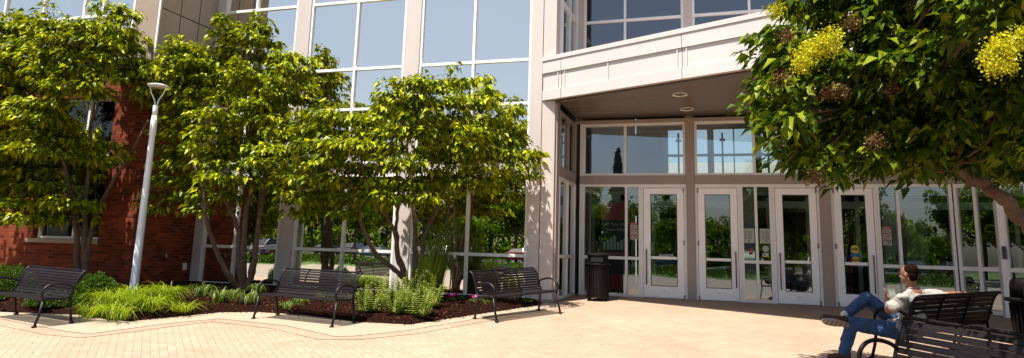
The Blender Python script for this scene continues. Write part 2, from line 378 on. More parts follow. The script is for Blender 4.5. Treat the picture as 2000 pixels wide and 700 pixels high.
strip('lawn', -120, 120, [-37, -24.01], M['lawn'], 0)
strip('path', -120, 120, [-24, -8, -6.01], M['path'], 0)
strip('parking_lot', -120, 120, [-60, -38], M['asphalt'], .004)
strip('far_lawn', -200, 200, [-140, -66, -60.1], M['lawn'], 0)

def uvp(pts): return [UV(*(lambda p: (p.x, p.y))(G(*q))) for q in pts]
curb = [(-16.5, 9.6), (-13.6, 9.35)] + uvp([(0, 624), (130, 649), (172, 654), (232, 646), (330, 633), (430, 624), (560, 638), (655, 659), (690, 658), (790, 648), (930, 624), (1010, 611), (1085, 600)]) + [(-3.25, 14.3)]
kin = [(-16.5, 10.6), (-13.8, 10.2)] + uvp([(0, 611), (160, 617), (238, 631), (330, 622), (430, 612), (500, 611), (593, 617), (705, 631), (800, 636), (930, 616), (1046, 599)]) + [(-3.75, 14.45)]
slz = lambda dz: (lambda u, v: SL*v + dz)
def off(poly, d):
    out = []
    for i, p in enumerate(poly):
        a = poly[max(i-1, 0)]; b = poly[min(i+1, len(poly)-1)]; t = Vector((b[0]-a[0], b[1]-a[1])).normalized(); out.append((p[0]+t.y*d, p[1]-t.x*d))
    return out
def sheet_strip(name, A, B, mat, dz):
    mb = MB(); n = len(A)
    for p in A: mb.v.append((p[0], p[1], SL*p[1]+dz))
    for p in B: mb.v.append((p[0], p[1], SL*p[1]+dz))
    for i in range(n-1): mb.f.append((i, i+1, n+i+1, n+i))
    o = mb.build(name, mat); o.rotation_euler = (0, 0, AZ); return tag(o, kind='structure')
sheet_strip('paving_border', off(curb, .30), off(curb, 0.0), M['band'], .006)
# concrete edging between pavers and bed
mb = MB(); poly = curb + kin[::-1]; mb.v = [(p[0], p[1], SL*p[1]+.012) for p in poly]; mb.f = [tuple(range(len(poly)))]
import bmesh
bm = bmesh.new(); vs = [bm.verts.new(v) for v in mb.v]; fc = bm.faces.new(vs); bmesh.ops.triangulate(bm, faces=[fc]); me = bpy.data.meshes.new('concrete_edging'); bm.to_mesh(me); bm.free(); me.materials.append(M['concrete'])
o = bpy.data.objects.new('concrete_edging', me); COL.objects.link(o); o.rotation_euler = (0, 0, AZ); tag(o, kind='structure')
# mulch bed
bed = kin + [(-3.9, 14.62), (-13.1, 14.62), (-13.1, 12.7), (-16.5, 12.7)]
def sdist(P, poly):
    poly = np.array(poly); x, y = P[:, 0], P[:, 1]; inside = np.zeros(len(P), bool); dmin = np.full(len(P), 1e9)
    for i in range(len(poly)):
        a = poly[i]; b = poly[(i+1) % len(poly)]; e = b-a; w = P-a; t = np.clip((w@e)/(e@e), 0, 1); dmin = np.minimum(dmin, np.linalg.norm(w-t[:, None]*e, axis=1))
        c = ((a[1] > y) != (b[1] > y)); xi = a[0] + (y-a[1])/(b[1]-a[1]+1e-12)*(b[0]-a[0]); inside ^= c & (x < xi)
    return np.where(inside, dmin, -dmin)
us = np.arange(-16.6, -3.3, .05); vs_ = np.arange(9.2, 14.7, .05); gu, gv = np.meshgrid(us, vs_); P2 = np.stack([gu.ravel(), gv.ravel()], 1); sd = sdist(P2, bed)
noise = RNG.normal(0, .008, len(P2)) + .012*np.sin(P2[:, 0]*5.1)*np.sin(P2[:, 1]*4.3)
zz = SL*P2[:, 1] + np.clip(sd, -.1, .25)*.35 + np.where(sd > 0, noise, 0) + .014
V = np.stack([P2[:, 0], P2[:, 1], zz], 1); nu = len(us); nv = len(vs_)
ii, jj = np.meshgrid(np.arange(nu-1), np.arange(nv-1)); b = (jj*nu+ii).ravel(); Fq = np.stack([b, b+1, b+nu+1, b+nu], 1)
keep = (sd[Fq] > -.12).all(1); o = np_mesh('mulch_bed', V, Fq[keep], M['mulch'], smooth=True); o.rotation_euler = (0, 0, AZ); tag(o, kind='structure')
def bed_z(u, v):
    s = sdist(np.array([[u, v]]), bed)[0]; return SL*v + max(-.1, min(s, .25))*.35 + .014
q = RNG.uniform([-16.5, 9.3], [-3.4, 14.6], (60000, 2)); s_ = sdist(q, bed); e_ = q[(s_ > -.16) & (s_ <= .02)]; q = np.concatenate([q[s_ > .02][:15000], e_[::9]]); s_ = sdist(q, bed)
P = np.stack([q[:, 0], q[:, 1], SL*q[:, 1] + np.clip(s_, 0, .25)*.35 + .022], 1); n = len(P)
A = RNG.normal(size=(n, 3)); A[:, 2] *= .25; Nn = np.tile([0, 0, 1.], (n, 1)) + RNG.normal(0, .5, (n, 3))
V, Fq = leaves(P, A, Nn, RNG.uniform(.025, .065, n), wr=.45, fold=.0, droop=0)
o = np_mesh('mulch_chips', V, Fq, M['chips']); o.rotation_euler = (0, 0, AZ)
tag(o, 'loose brown bark chips scattered over the planting bed in front of the glass wall', 'mulch', kind='stuff')
# leaf litter and grit on the paving
nlit = 260; q = np.stack([RNG.uniform(-10, 4, nlit), RNG.uniform(5, 15.5, nlit)], 1); sdl = sdist(q, bed); q = q[sdl < -.1]; n = len(q)
P = np.stack([q[:, 0], q[:, 1], SL*q[:, 1]+.02], 1); A = RNG.normal(size=(n, 3)); A[:, 2] = 0
V, Fq = leaves(P, A, np.tile([0, 0, 1.], (n, 1))+RNG.normal(0, .2, (n, 3)), RNG.uniform(.015, .05, n), wr=.5, fold=.05, droop=0)
o = np_mesh('leaf_litter', V, Fq, M['seed']); o.rotation_euler = (0, 0, AZ); tag(o, 'small dry brown leaves and grit lying on the paved plaza', 'litter', kind='stuff')

# ------------------------------------------------------------------ the building (facade axes: x along, y into the building)
BO = (-3.9, 14.65, .65)
bld = empty('campus_building', W(*BO), AZ, 'large building with brick wing, tall reflecting glass wall and white canopy over its doors', 'building')
POFF = (-BO[0], -BO[1], -BO[2])
def part(mb, name, mat, parent=None, smooth=False, bev=0):
    o = mb.build(name, mat, parent or bld, POFF if parent is None else None, smooth)
    if bev: bevel(o, bev)
    return o
def recess(u0, u1, v, z0, z1, vm, hm, mat_frame, mat_glass, fr=.06, dep=.12, gd=.05, name='window', side=None, mull_w=.06, parent=None):
    """a window: frame with mullions and one glass sheet; side='u' builds it in a plane of constant u"""
    mb = MB()
    def bx(a0, a1, d0, d1, z0_, z1_):
        if side == 'u': mb.box(v+d0, v+d1, a0, a1, z0_, z1_)
        else: mb.box(a0, a1, v+d0, v+d1, z0_, z1_)
    bx(u0, u0+fr, 0, dep, z0, z1); bx(u1-fr, u1, 0, dep, z0, z1)
    e = .002
    bx(u0+fr, u1-fr, e, dep-e, z0, z0+fr); bx(u0+fr, u1-fr, e, dep-e, z1-fr, z1)
    for m in vm: bx(m-mull_w/2, m+mull_w/2, -.004, dep-2*e, z0+fr, z1-fr)
    cuts = [u0+fr] + [x for m in sorted(vm) for x in (m-mull_w/2, m+mull_w/2)] + [u1-fr]
    for z in hm:
        for i in range(0, len(cuts), 2): bx(cuts[i], cuts[i+1], e, dep-2*e, z-.035, z+.035)
    o = part(mb, name, mat_frame)
    g = MB(); y = v+gd
    if side == 'u': g.quad((y, u0, z0), (y, u1, z0), (y, u1, z1), (y, u0, z1))
    else: g.quad((u0, y, z0), (u1, y, z0), (u1, y, z1), (u0, y, z1))
    part(g, 'pane', mat_glass, o)
    return o
VL, VD, UR = 14.65, 16.65, -3.55
GZ = .66
# -- left glass wall: plinth, piers, spandrel band
part(MB().box(-13.1, -4.19, VL-.02, VL+.3, .35, .69), 'plinth', M['kerb'], bev=.008)
for a, b_ in ((-13.1, -12.86), (-10.56, -10.16), (-7.42, -7.02)):
    part(MB().box(a, b_, VL-.03, VL+.25, .688, 11), 'pier', M['panel'])
bays = [(-12.858, -10.562, [-11.87]), (-10.158, -7.422, [-8.79]), (-7.018, -4.192, [-5.62])]
for a, b_, vm in bays:
    recess(a, b_, VL, .692, 3.448, vm, [1.63], M['frame'], M['gl_left'])
    part(MB().box(a, b_, VL+.01, VL+.2, 3.45, 3.70), 'spandrel', M['panel'])
    recess(a, b_, VL, 3.702, 11, vm, [5.06, 6.09, 7.88, 9.7], M['frame'], M['gl_left'])
# -- column by the entrance
part(MB().box(-4.19, -3.915, VL-.05, VL+.3, .655, 11), 'column', M['panel'])
part(MB().box(-3.895, -3.60, VL-.05, VL+.3, .73, 5.07), 'column', M['panel'])
part(MB().box(-3.895, -3.60, VL-.05, VL+.3, 6.09, 11), 'column', M['panel'])
part(MB().box(-3.915, -3.895, VL-.035, VL+.3, .655, 11), 'sealant_joint', M['rust'])
part(MB().box(-3.97, -3.55, VL-.09, VL+.26, .45, .728), 'column_foot', M['kerb'], bev=.02)
part(MB().box(-4.19, -3.60, VL+.30, VL+.34, .65, 11), 'column', M['taupe'])
# -- return wall to the doors (faces +u)
part(MB().box(UR-.05, UR, VL-.0, VL+.25, .655, 5.07), 'return_post', M['taupe'])
for z0, z1, hm in ((.72, 3.40, [1.64]), (3.60, 4.905, [])):
    recess(VL+.25, VD-.02, UR-.10, z0, z1, [VL+1.18], hm, M['frame'] if z0 < 1 else M['taupe'], M['gl_door'], side='u', gd=.06, mull_w=.05)
part(MB().box(UR-.10, UR+.01, VL+.25, VD-.0, 3.402, 3.598), 'beam', M['taupe'])
part(MB().box(UR-.10, UR+.02, VL+.25, VD, .45, .718), 'plinth', M['kerb'])
recess(VL+.3, VD-.02, UR-.10, 6.1, 11, [VL+1.18], [7.56, 9.3], M['frame'], M['gl_door'], side='u', gd=.06, mull_w=.05)
# -- door wall
ZF = .735
def fixed(u0, u1, z0, z1, vm, hm, name='sidelight', gm=None, fm=None): return recess(u0, u1, VD, z0, z1, vm, hm, fm or M['frame'], gm or M['gl_door'], name=name)
fixed(-3.38, -1.945, ZF, 3.40, [-2.30], [1.64])
def door(u0, u1, hinge_left, lean=None):
    """jamb is part of the building; leaf with rails, glass, pull handle and closer"""
    j = MB(); j.box(u0, u0+.055, VD-.01, VD+.12, ZF-.02, 3.40); j.box(u1-.055, u1, VD-.01, VD+.12, ZF-.02, 3.40); j.box(u0+.055, u1-.055, VD-.008, VD+.118, 3.315, 3.398)
    part(j, 'door_frame', M['frame'])
    a, b_ = u0+.062, u1-.062; st = .155
    lf = MB(); y0, y1 = VD+.012, VD+.06
    lf.box(a, a+st, y0, y1, .755, 3.305); lf.box(b_-st, b_, y0, y1, .755, 3.305)
    lf.box(a+st, b_-st, y0+.001, y1-.001, .755, 1.02); lf.box(a+st, b_-st, y0+.001, y1-.001, 3.16, 3.305); lf.box(a+st, b_-st, y0+.003, y1-.003, 1.635, 1.70)
    d = part(lf, 'door', M['door'], bev=.003)
    part(MB().quad((a+st, y0+.03, 1.02), (b_-st, y0+.03, 1.02), (b_-st, y0+.03, 3.16), (a+st, y0+.03, 3.16)), 'pane', M['gl_door'], d)
    g = MB()                      # dark gasket round the glass
    for w_ in ((a+st, a+st+.012, 1.02, 3.16), (b_-st-.012, b_-st, 1.02, 3.16), (a+st+.012, b_-st-.012, 1.02, 1.032), (a+st+.012, b_-st-.012, 3.148, 3.16)): g.box(w_[0], w_[1], y0-.003, y0+.028, w_[2], w_[3])
    part(g, 'gasket', M['black'], d)
    hx = b_-.06 if hinge_left else a+.06
    h = MB().tube([(hx, y0-.055, 1.05), (hx, y0-.055, 1.86)], .014, 10)
    for z in (1.12, 1.79): h.tube([(hx, y0-.055, z), (hx, y0, z)], .009, 8)
    part(h, 'pull_handle', M['steel'], d, smooth=True)
    kx = a+.0 if hinge_left else b_
    for z in (.79, 2.03, 3.25): part(MB().box(kx-.016, kx+.016, y0-.03, y0-.001, z-.055, z+.055), 'hinge', M['steel'], d)
    part(MB().box((a+b_)/2-.03, (a+b_)/2+.03, y0-.002, y0, .905, .912), 'maker_plate', M['ink'], d)
    return d
door(-1.943, -.892, False); door(-.695, .305, True)
fixed(.307, .998, ZF, 3.40, [.648], [1.64])
door(1.0, 1.985, False); door(2.215, 3.125, True)
for a, b_ in ((-.89, -.697), (1.987, 2.213)):
    part(MB().box(a, b_, VD-.06, VD+.15, ZF-.03, 4.93), 'post', M['taupe'], bev=.006)
fixed(3.127, 4.58, ZF, 3.40, [3.545], [1.64])
part(MB().box(-3.44, -3.385, VD-.02, VD+.12, .7, 4.93), 'post', M['frame'])
# beam and clerestory
for a, b_ in ((-3.44, -.892), (-.695, 1.985), (2.215, 4.62)):
    part(MB().box(a, b_, VD-.035, VD+.15, 3.402, 3.60), 'beam', M['taupe'], bev=.004)
fixed(-3.38, -.895, 3.602, 4.90, [-2.33], [], 'clerestory_window'); fixed(-.69, 1.98, 3.602, 4.90, [.645], [], 'clerestory_window'); fixed(2.22, 4.6, 3.602, 4.90, [3.4], [], 'clerestory_window')
part(MB().box(-3.55, 7.5, VD-.16, VD+.02, 4.902, 4.96), 'soffit_trim', M['taupe'])
# threshold strip in dark granite pavers
part(MB().box(-3.4, 4.6, VD-.12, VD-.012, .66, .738), 'threshold', M['kerb'], bev=.005)
# -- right hand facets, angled towards the plaza
def facet(p0, p1, mulls, z1=3.40, hm=(1.64,), clere=True):
    """framed glazing along a slanted plan line"""
    p0 = Vector((*p0, 0)); p1 = Vector((*p1, 0)); d = (p1-p0); ln = d.length; d.normalize(); nn = Vector((-d.y, d.x, 0))
    def tr(mb):
        mb.v = [tuple(p0 + d*x + nn*y + Vector((0, 0, z))) for x, y, z in mb.v]; return mb
    mb = MB(); w = .05
    for x in [0]+list(mulls)+[ln-.06]: mb.box(x, x+.06, 0, .12, .74, 3.4)
    xs = [0]+list(mulls)+[ln-.06]
    for x, x2 in zip(xs, xs[1:]):
        for z in (.74+.05,)+tuple(hm)+(3.35,): mb.box(x+.06, x2, .002, .118, z-.04, z+.04)
    f = part(tr(mb), 'window', M['frame'])
    part(tr(MB().quad((0, .05, .74), (ln, .05, .74), (ln, .05, 3.4), (0, .05, 3.4))), 'pane', M['gl_door'], f)
    part(tr(MB().box(0, ln, -.03, .15, 3.402, 3.6)), 'beam', M['taupe'])
    mb = MB(); xs = [0, ln/2, ln-.06]
    for x in xs: mb.box(x, x+.06, 0, .12, 3.602, 4.9)
    for x, x2 in zip(xs, xs[1:]):
        for z in (3.65, 4.86): mb.box(x+.06, x2, .002, .118, z-.04, z+.04)
    f = part(tr(mb), 'clerestory_window', M['frame']); part(tr(MB().quad((0, .05, 3.6), (ln, .05, 3.6), (ln, .05, 4.9), (0, .05, 4.9))), 'pane', M['gl_door'], f)
    part(tr(MB().box(0, ln, -.04, .2, .45, .738)), 'plinth', M['kerb'])
facet((4.60, 16.63), (5.22, 16.14), [.36]); facet((5.25, 16.05), (6.6, 14.95), [.42, 1.0]); facet((6.65, 14.9), (8.6, 13.4), [.9, 1.6])
part(MB().box(5.17, 5.29, 16.04, 16.2, .70, 4.95), 'post', M['frame'])
# card reader by the side door
part(MB().box(5.20, 5.26, 16.0, 16.038, 1.85, 2.10), 'card_reader', M['black'])
# -- upper glazing over the canopy
zt = 11
for a, b_, vm in ((-3.38, -.895, [-2.33]), (-.69, 1.98, [.645]), (2.22, 4.9, [3.5]), (5.1, 8.6, [6.8])):
    recess(a, b_, VD, 6.0, zt, vm, [7.56, 9.3], M['frame'], M['gl_up'])
for a, b_ in ((-3.55, -3.382), (-.893, -.692), (1.982, 2.218), (4.902, 5.098)): part(MB().box(a, b_, VD-.03, VD+.15, 4.96, zt), 'pier', M['panel'])
# -- canopy: slanting fascia, roof, soffit
FA = (-3.897, 14.605); FD = Vector((.912, -.410, 0)).normalized(); FN = Vector((FD.y, -FD.x, 0)) * 1.0
FN = Vector((-abs(FD.y), -FD.x, 0)); FLn = 12.5
def fpt(s, o_, z): return (FA[0]+FD.x*s+FN.x*o_, FA[1]+FD.y*s+FN.y*o_, z)
def fbox(mb, s0, s1, o0, o1, z0, z1):
    b = len(mb.v)
    mb.v += [fpt(s0,o1,z0),fpt(s1,o1,z0),fpt(s1,o0,z0),fpt(s0,o0,z0),fpt(s0,o1,z1),fpt(s1,o1,z1),fpt(s1,o0,z1),fpt(s0,o0,z1)]
    mb.f += [(b,b+3,b+2,b+1),(b+4,b+5,b+6,b+7),(b,b+1,b+5,b+4),(b+1,b+2,b+6,b+5),(b+2,b+3,b+7,b+6),(b+3,b,b+4,b+7)]
seams = [0, .53, 3.46, 6.4, 9.4, FLn]
for a, b_ in zip(seams, seams[1:]):
    mb = MB(); g = .006
    fbox(mb, a+g, b_-g, -.10, .030, 5.705, 5.985); fbox(mb, a+g, b_-g, -.10, .022, 5.085, 5.305); fbox(mb, a+g, b_-g, -.10, -.004, 5.307, 5.703)
    part(mb, 'fascia_panel', M['canopy'])
for s in (.44, .62, 1.76, 3.36, 3.56, 4.9, 6.3, 6.5, 7.9, 9.3, 9.5): mb = MB(); fbox(mb, s-.013, s+.013, -.006, .018, 5.307, 5.703); part(mb, 'fascia_rib', M['canopy'])
mb = MB(); fbox(mb, 0, FLn, -.30, .050, 5.99, 6.085); part(mb, 'coping', M['canopy'])
mb = MB(); fbox(mb, 0.001, FLn, -.12, -.105, 5.085, 5.988); part(mb, 'fascia_backing', M['rust'])
e0 = fpt(.0, -.121, 0); e1 = fpt(FLn, -.121, 0)
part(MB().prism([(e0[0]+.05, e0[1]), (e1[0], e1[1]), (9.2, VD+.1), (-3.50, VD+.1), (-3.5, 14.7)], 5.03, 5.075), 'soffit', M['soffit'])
part(MB().prism([(e0[0]+.05, e0[1]), (e1[0], e1[1]), (9.2, VD-.04), (-3.50, VD-.04), (-3.5, 14.7)], 5.90, 5.96), 'canopy_roof', M['taupe'])
for v in (14.4, 15.1, 15.8): part(MB().box(-3.4, 8.5, v, v+.008, 5.024, 5.029), 'soffit_joint', M['taupe'])
for (u, v) in ((-.86, 14.25), (-.80, 15.75)):
    d_ = part(MB().lathe([(.155, 0), (.155, .02), (.11, .02)], 28, (u, v, 5.008), cap=False), 'downlight', M['frame'], smooth=False)
    part(MB().lathe([(.108, 0), (.108, .006)], 24, (u, v, 5.021)), 'lamp_recess', M['black'], d_)
# -- brick wing
VB, UB = 12.72, -13.1
def brickbox(*a): part(MB().box(*a), 'brick_wall', M['brick'])
wins = [(-16.2, -14.15), (-19.4, -17.35)]
zs = (1.70, 5.17)
brickbox(-14.148, UB, VB, VB+.35, .3, 6.0); brickbox(-17.348, -16.202, VB, VB+.35, .3, 6.0); brickbox(-24, -19.402, VB, VB+.35, .3, 6.0)
brickbox(UB-.35, UB, VB+.352, VL+.2, .3, 6.0)
for a, b_ in wins:
    brickbox(a-.0, b_, VB+.002, VB+.35, .3, 1.60); brickbox(a, b_, VB+.002, VB+.35, 5.172, 6.0)
    part(MB().box(a-.20, b_+.06, VB-.06, VB+.1, 1.602, 1.70), 'window_sill', M['panel_warm'], bev=.008)
    recess(a, b_, VB+.12, 1.702, 3.50, [(a+b_)/2+.10], [], M['frame'], M['gl_win']); recess(a, b_, VB+.12, 3.85, 5.17, [(a+b_)/2+.10], [], M['frame'], M['gl_win'])
    part(MB().box(a+.002, b_-.002, VB+.10, VB+.25, 3.502, 3.848), 'spandrel', M['panel'])
    part(MB().box(a+.002, b_-.002, VB+.36, VB+.40, 1.7, 5.17), 'dark_backing', M['int_dark'])  # near-black sheet behind the panes, painted dark so the windows look unlit
part(MB().box(-24, UB+.03, VB-.03, VB+.38, 6.002, 6.10), 'coping', M['panel_warm'], bev=.006)
part(MB().box(UB-.35, UB+.03, VB+.382, VL+.2, 6.002, 6.10), 'coping', M['panel_warm'])
# upper storeys of the wing
part(MB().box(-13.93, UB, VB, VL+.0, 6.102, 11), 'corner_panel', M['panel_warm'], bev=.01)
part(MB().box(UB-.07, UB-.02, VB-.012, VB+.02, 6.102, 11), 'corner_trim', M['frame'])
mb = MB()
for z in (7.35, 9.6): mb.box(UB+.0, UB+.004, VB+.05, VL, z, z+.025)
for y in (VB+.62, VB+1.25): mb.box(UB+.0, UB+.004, y, y+.02, 6.11, 11)
part(mb, 'panel_joint', M['int_dark'])
recess(-24, -13.932, VB, 6.102, 11, [-22.6, -21.2, -19.8, -18.4, -17.0, -15.6, -14.97], [7.3, 8.2, 9.7], M['frame'], M['gl_left'])
# services on the brick side wall
part(MB().box(UB, UB+.03, VB+1.62, VB+1.74, 1.02, 1.19), 'outlet_cover', M['frame'], bev=.004)
part(MB().tube([(UB, VB+.95, 1.42), (UB+.10, VB+.95, 1.40), (UB+.12, VB+.95, 1.33)], .025, 8), 'wall_tap', M['steel'])
# -- roof and interior shells
part(MB().box(-24, 9.2, VL+.2, 31, 11.0, 11.2), 'roof', M['taupe'])
part(MB().box(-24, -13.1, VB+.1, VL+.2, 11.0, 11.2), 'roof', M['taupe'])
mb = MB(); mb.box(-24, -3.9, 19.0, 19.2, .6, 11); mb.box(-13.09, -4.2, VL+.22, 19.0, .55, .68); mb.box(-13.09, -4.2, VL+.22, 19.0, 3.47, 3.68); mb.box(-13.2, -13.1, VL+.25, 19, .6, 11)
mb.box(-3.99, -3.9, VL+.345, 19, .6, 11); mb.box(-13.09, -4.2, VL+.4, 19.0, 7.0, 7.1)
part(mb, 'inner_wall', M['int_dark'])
part(MB().box(-3.88, 9, VD+.13, 30, .6, .73), 'lobby_floor', M['int_floor'])
mb = MB(); mb.box(-3.89, -3.75, VD+.4, 30, .73, 11); mb.box(9, 9.2, 13.2, 30, .6, 11)
mb.box(-3.7, 9, 30, 30.2, .6, 5.05); mb.box(-3.7, 9, 30, 30.2, 7.1, 11); mb.box(-3.7, -2.6, 30.0, 30.2, 5.05, 7.1)
part(mb, 'lobby_wall', M['int_wall'])
part(MB().box(-3.7, 8.9, 19.3, 30, 3.35, 3.55), 'gallery_floor', M['int_wall'])
part(MB().box(-3.7, 8.9, VD+.3, 29.9, 7.6, 7.8), 'lobby_ceiling', M['int_wall'])
# blind slats at the head of the panes
for k in range(4): part(MB().box(-3.3, 8, VD+.45, VD+.50, 3.20+.045*k, 3.222+.045*k), 'louvre', M['int_frame'])
# far glazing, seen bright through the clerestory
mb = MB()
for u in np.arange(-2.6, 8.8, 1.9): mb.box(u, u+.26, 29.95, 30.18, 5.05, 7.1); mb.box(u+1.05, u+1.10, 29.97, 30.1, 5.05, 7.1)
mb.box(-2.6, 8.9, 29.96, 30.12, 5.92, 6.02)
part(mb, 'far_window', M['int_frame'])
for u in np.arange(-3.0, 8.5, 1.45): mb = MB(); mb.box(u, u+.06, 24.0, 24.05, 4.0, 5.9); mb.box(u-.06, u+.12, 23.97, 24.07, 5.6, 5.68); mb.box(u-.06, u+.12, 23.97, 24.07, 4.4, 4.48); part(mb, 'balustrade_post', M['int_dark'])
# vestibule inner screen
mb = MB(); vi = 19.1
for u in (-3.6, -2.5, -1.95, -.95, -.6, .3, .65, 1.0, 1.95, 2.25, 3.1, 4.2, 5.3, 6.5): mb.box(u, u+.09, vi, vi+.1, .73, 3.3)
mb.box(-3.6, 6.6, vi+.002, vi+.098, 3.02, 3.20); mb.box(-3.6, 6.6, vi+.002, vi+.098, .73, .92); mb.box(-3.6, 6.6, vi+.01, vi+.09, 1.62, 1.68)
part(mb, 'inner_screen', M['int_frame'])
for q in ((-2.9, -2.6, 17.7, 17.95), (3.6, 3.9, 18.5, 18.7), (4.3, 5.0, 20.5, 20.7), (1.2, 1.5, 22, 22.3), (.35, .65, 18.2, 18.4)): part(MB().box(*q, .73, 3.3), 'lobby_pillar', M['int_frame'])
# white wall added outdoors to catch sun as the lobby's bright walkway edge
o = MB().box(-14, 20, 35, 36, .5, 6.30).build('added_white_wall', M['white']); o.rotation_euler = (0, 0, AZ)
tag(o, 'long white wall added outside the far lobby windows, standing in for the bright walkway edge', 'wall')

# ------------------------------------------------------------------ signs and stickers on the glass
RX = (PI/2, 0, 0)
def ring(mb, x, z, r0, r1, y, n=28):
    b = len(mb.v)
    for k in range(n):
        t = 2*PI*k/n; mb.v += [(x+r0*math.cos(t), y, z+r0*math.sin(t)), (x+r1*math.cos(t), y, z+r1*math.sin(t))]
    for k in range(n): a = b+2*k; c = b+2*((k+1) % n); mb.f.append((a, a+1, c+1, c))
def disc(mb, x, z, r, y, n=28): mb.quad(*[(x+r*math.cos(2*PI*k/n), y, z+r*math.sin(2*PI*k/n)) for k in range(n)])
def sign_root(name, u, v, z, label, cat, group=None): return empty(name, W(u, v, z), AZ, label, cat, group)
def prohibition(u, label):
    r = sign_root('prohibition_sign', u, VD+.032, 2.08, label, 'sign', 'prohibition signs on the glass')
    w = .085
    bd = MB().box(-w, w, -.002, .002, 0, .40).build('sign_plate', M['paper'], r)
    MB().box(-w-.004, w+.004, -.004, -.0021, .335, .402).build('header', M['red'], r)
    mb = MB()
    for k in range(8): mb.box(-.065+k*.0165, -.055+k*.0165, -.0046, -.0041, .357, .380)
    mb.build('header_lettering', M['pale'], r)
    for z, kind in ((.245, 0), (.085, 1)):
        mb = MB(); ring(mb, 0, z, .056, .072, -.005)
        mb.quad((-.047, -.0052, z+.037), (-.037, -.0052, z+.047), (.047, -.0052, z-.037), (.037, -.0052, z-.047)); mb.build('prohibition_ring', M['red'], r)
        mb = MB()
        if kind == 0: mb.box(-.045, .025, -.0045, -.004, z-.008, z+.006); mb.box(.028, .036, -.0045, -.004, z-.008, z+.006); mb.box(.026, .032, -.0045, -.004, z+.012, z+.032)
        else: mb.box(-.042, .034, -.0045, -.004, z+.002, z+.020); mb.box(.012, .034, -.0045, -.004, z-.035, z+.002); mb.box(-.004, .010, -.0045, -.004, z-.012, z+.001)
        mb.build('pictogram', M['ink'], r)
prohibition(-2.12, 'red and white prohibition sign on glass between trash can and first door')
prohibition(3.30, 'red and white prohibition sign on glass right of the door with yellow stickers')
for u, lab in ((.475, 'white printed notice taped left of the mullion between the middle doors'), (.84, 'white printed notice taped right of the mullion between the middle doors')):
    r = sign_root('paper_notice', u, VD+.034, 2.06, lab, 'notice', 'printed notices between the doors')
    MB().box(-.125, .125, -.001, .001, 0, .33).build('sheet', M['paper'], r)
    mb = MB()
    for k in range(9): mb.box(-.085, -.03, -.0024, -.0015, .27-.022*k, .276-.022*k); mb.box(-.01, .075, -.0024, -.0015, .27-.022*k, .276-.022*k)
    mb.box(-.012, .012, -.0024, -.0015, .035, .07); mb.build('print_lines', M['ink'], r)
r = sign_root('red_sticker', .51, VD+.034, 1.80, 'small red and white sticker on the glass below the left printed notice', 'sticker'); MB().box(-.04, .04, -.001, .001, 0, .14).build('sticker', M['red'], r); MB().box(-.028, .028, -.002, -.0011, .06, .075).build('print_line', M['pale'], r)
r = sign_root('round_sticker', .83, VD+.034, 1.94, 'round pale green sticker on the glass below the right printed notice', 'sticker'); mb = MB(); disc(mb, 0, 0, .07, 0); mb.build('sticker', M['paper'], r)
r = sign_root('square_sticker', .82, VD+.034, 1.76, 'small yellow and white sticker under the round pale sticker', 'sticker'); MB().box(-.065, .065, -.001, .001, 0, .085).build('sticker', M['pale'], r); MB().box(-.065, .065, -.002, -.0011, 0, .02).build('stripe', M['yellow'], r); MB().box(-.045, -.005, -.002, -.0011, .03, .065).build('emblem', M['red'], r)
def caution(z, label, blue):
    r = sign_root('caution_sticker', 2.66, VD+.038, z, label, 'sticker')
    if blue: MB().box(-.09, .09, .0, .001, -.17, -.01).build('blue_panel', M['blue'], r)
    mb = MB(); disc(mb, 0, 0, .088 if blue else .075, -.002); mb.build('yellow_disc', M['yellow'], r)
    MB().box(-.082 if blue else -.07, .082 if blue else .07, -.004, -.003, -.022, .022).build('band', M['ink'], r)
    text_mb('CAUTION', .036 if blue else .03, 'lettering', M['yellow'], r, (0, -.0052, 0), RX)
    text_mb('AUTOMATIC', .017, 'lettering', M['ink'], r, (0, -.004, .045), RX); text_mb('DOOR', .022, 'lettering', M['ink'], r, (0, -.004, -.045), RX)
caution(1.98, 'larger yellow round caution sticker with a blue panel below on the fourth door', True)
caution(1.745, 'smaller yellow round caution sticker just above the fourth door midrail', False)
# banner stand in the vestibule
r = empty('banner_stand', W(-2.70, 17.55, .73), AZ+.12, 'tall red and black advertising banner standing behind the glass beside the trash can', 'banner')
MB().box(-.36, .36, -.004, .004, .06, 2.28).build('banner_sheet', M['ink'], r); MB().box(-.36, .36, -.006, -.0045, 1.85, 2.28).build('header', M['red'], r)
text_mb('Earn Your MBA', .105, 'lettering', M['pale'], r, (0, -.008, 1.74), RX); text_mb('From NIU', .105, 'lettering', M['pale'], r, (0, -.008, 1.60), RX)
mb = MB(); mb.box(-.36, .36, -.006, -.0045, .95, 1.05); mb.box(-.36, .36, -.006, -.0045, .1, .5); mb.build('red_stripe', M['red'], r)
mb = MB()
for k in range(7): mb.box(-.30+.085*k, -.235+.085*k, -.006, -.0045, 1.10, 1.30+.05*((k*5)%4))
mb.build('photo_print', M['int_frame'], r); MB().box(-.4, .4, -.1, .1, 0, .06).build('base', M['steel'], r)
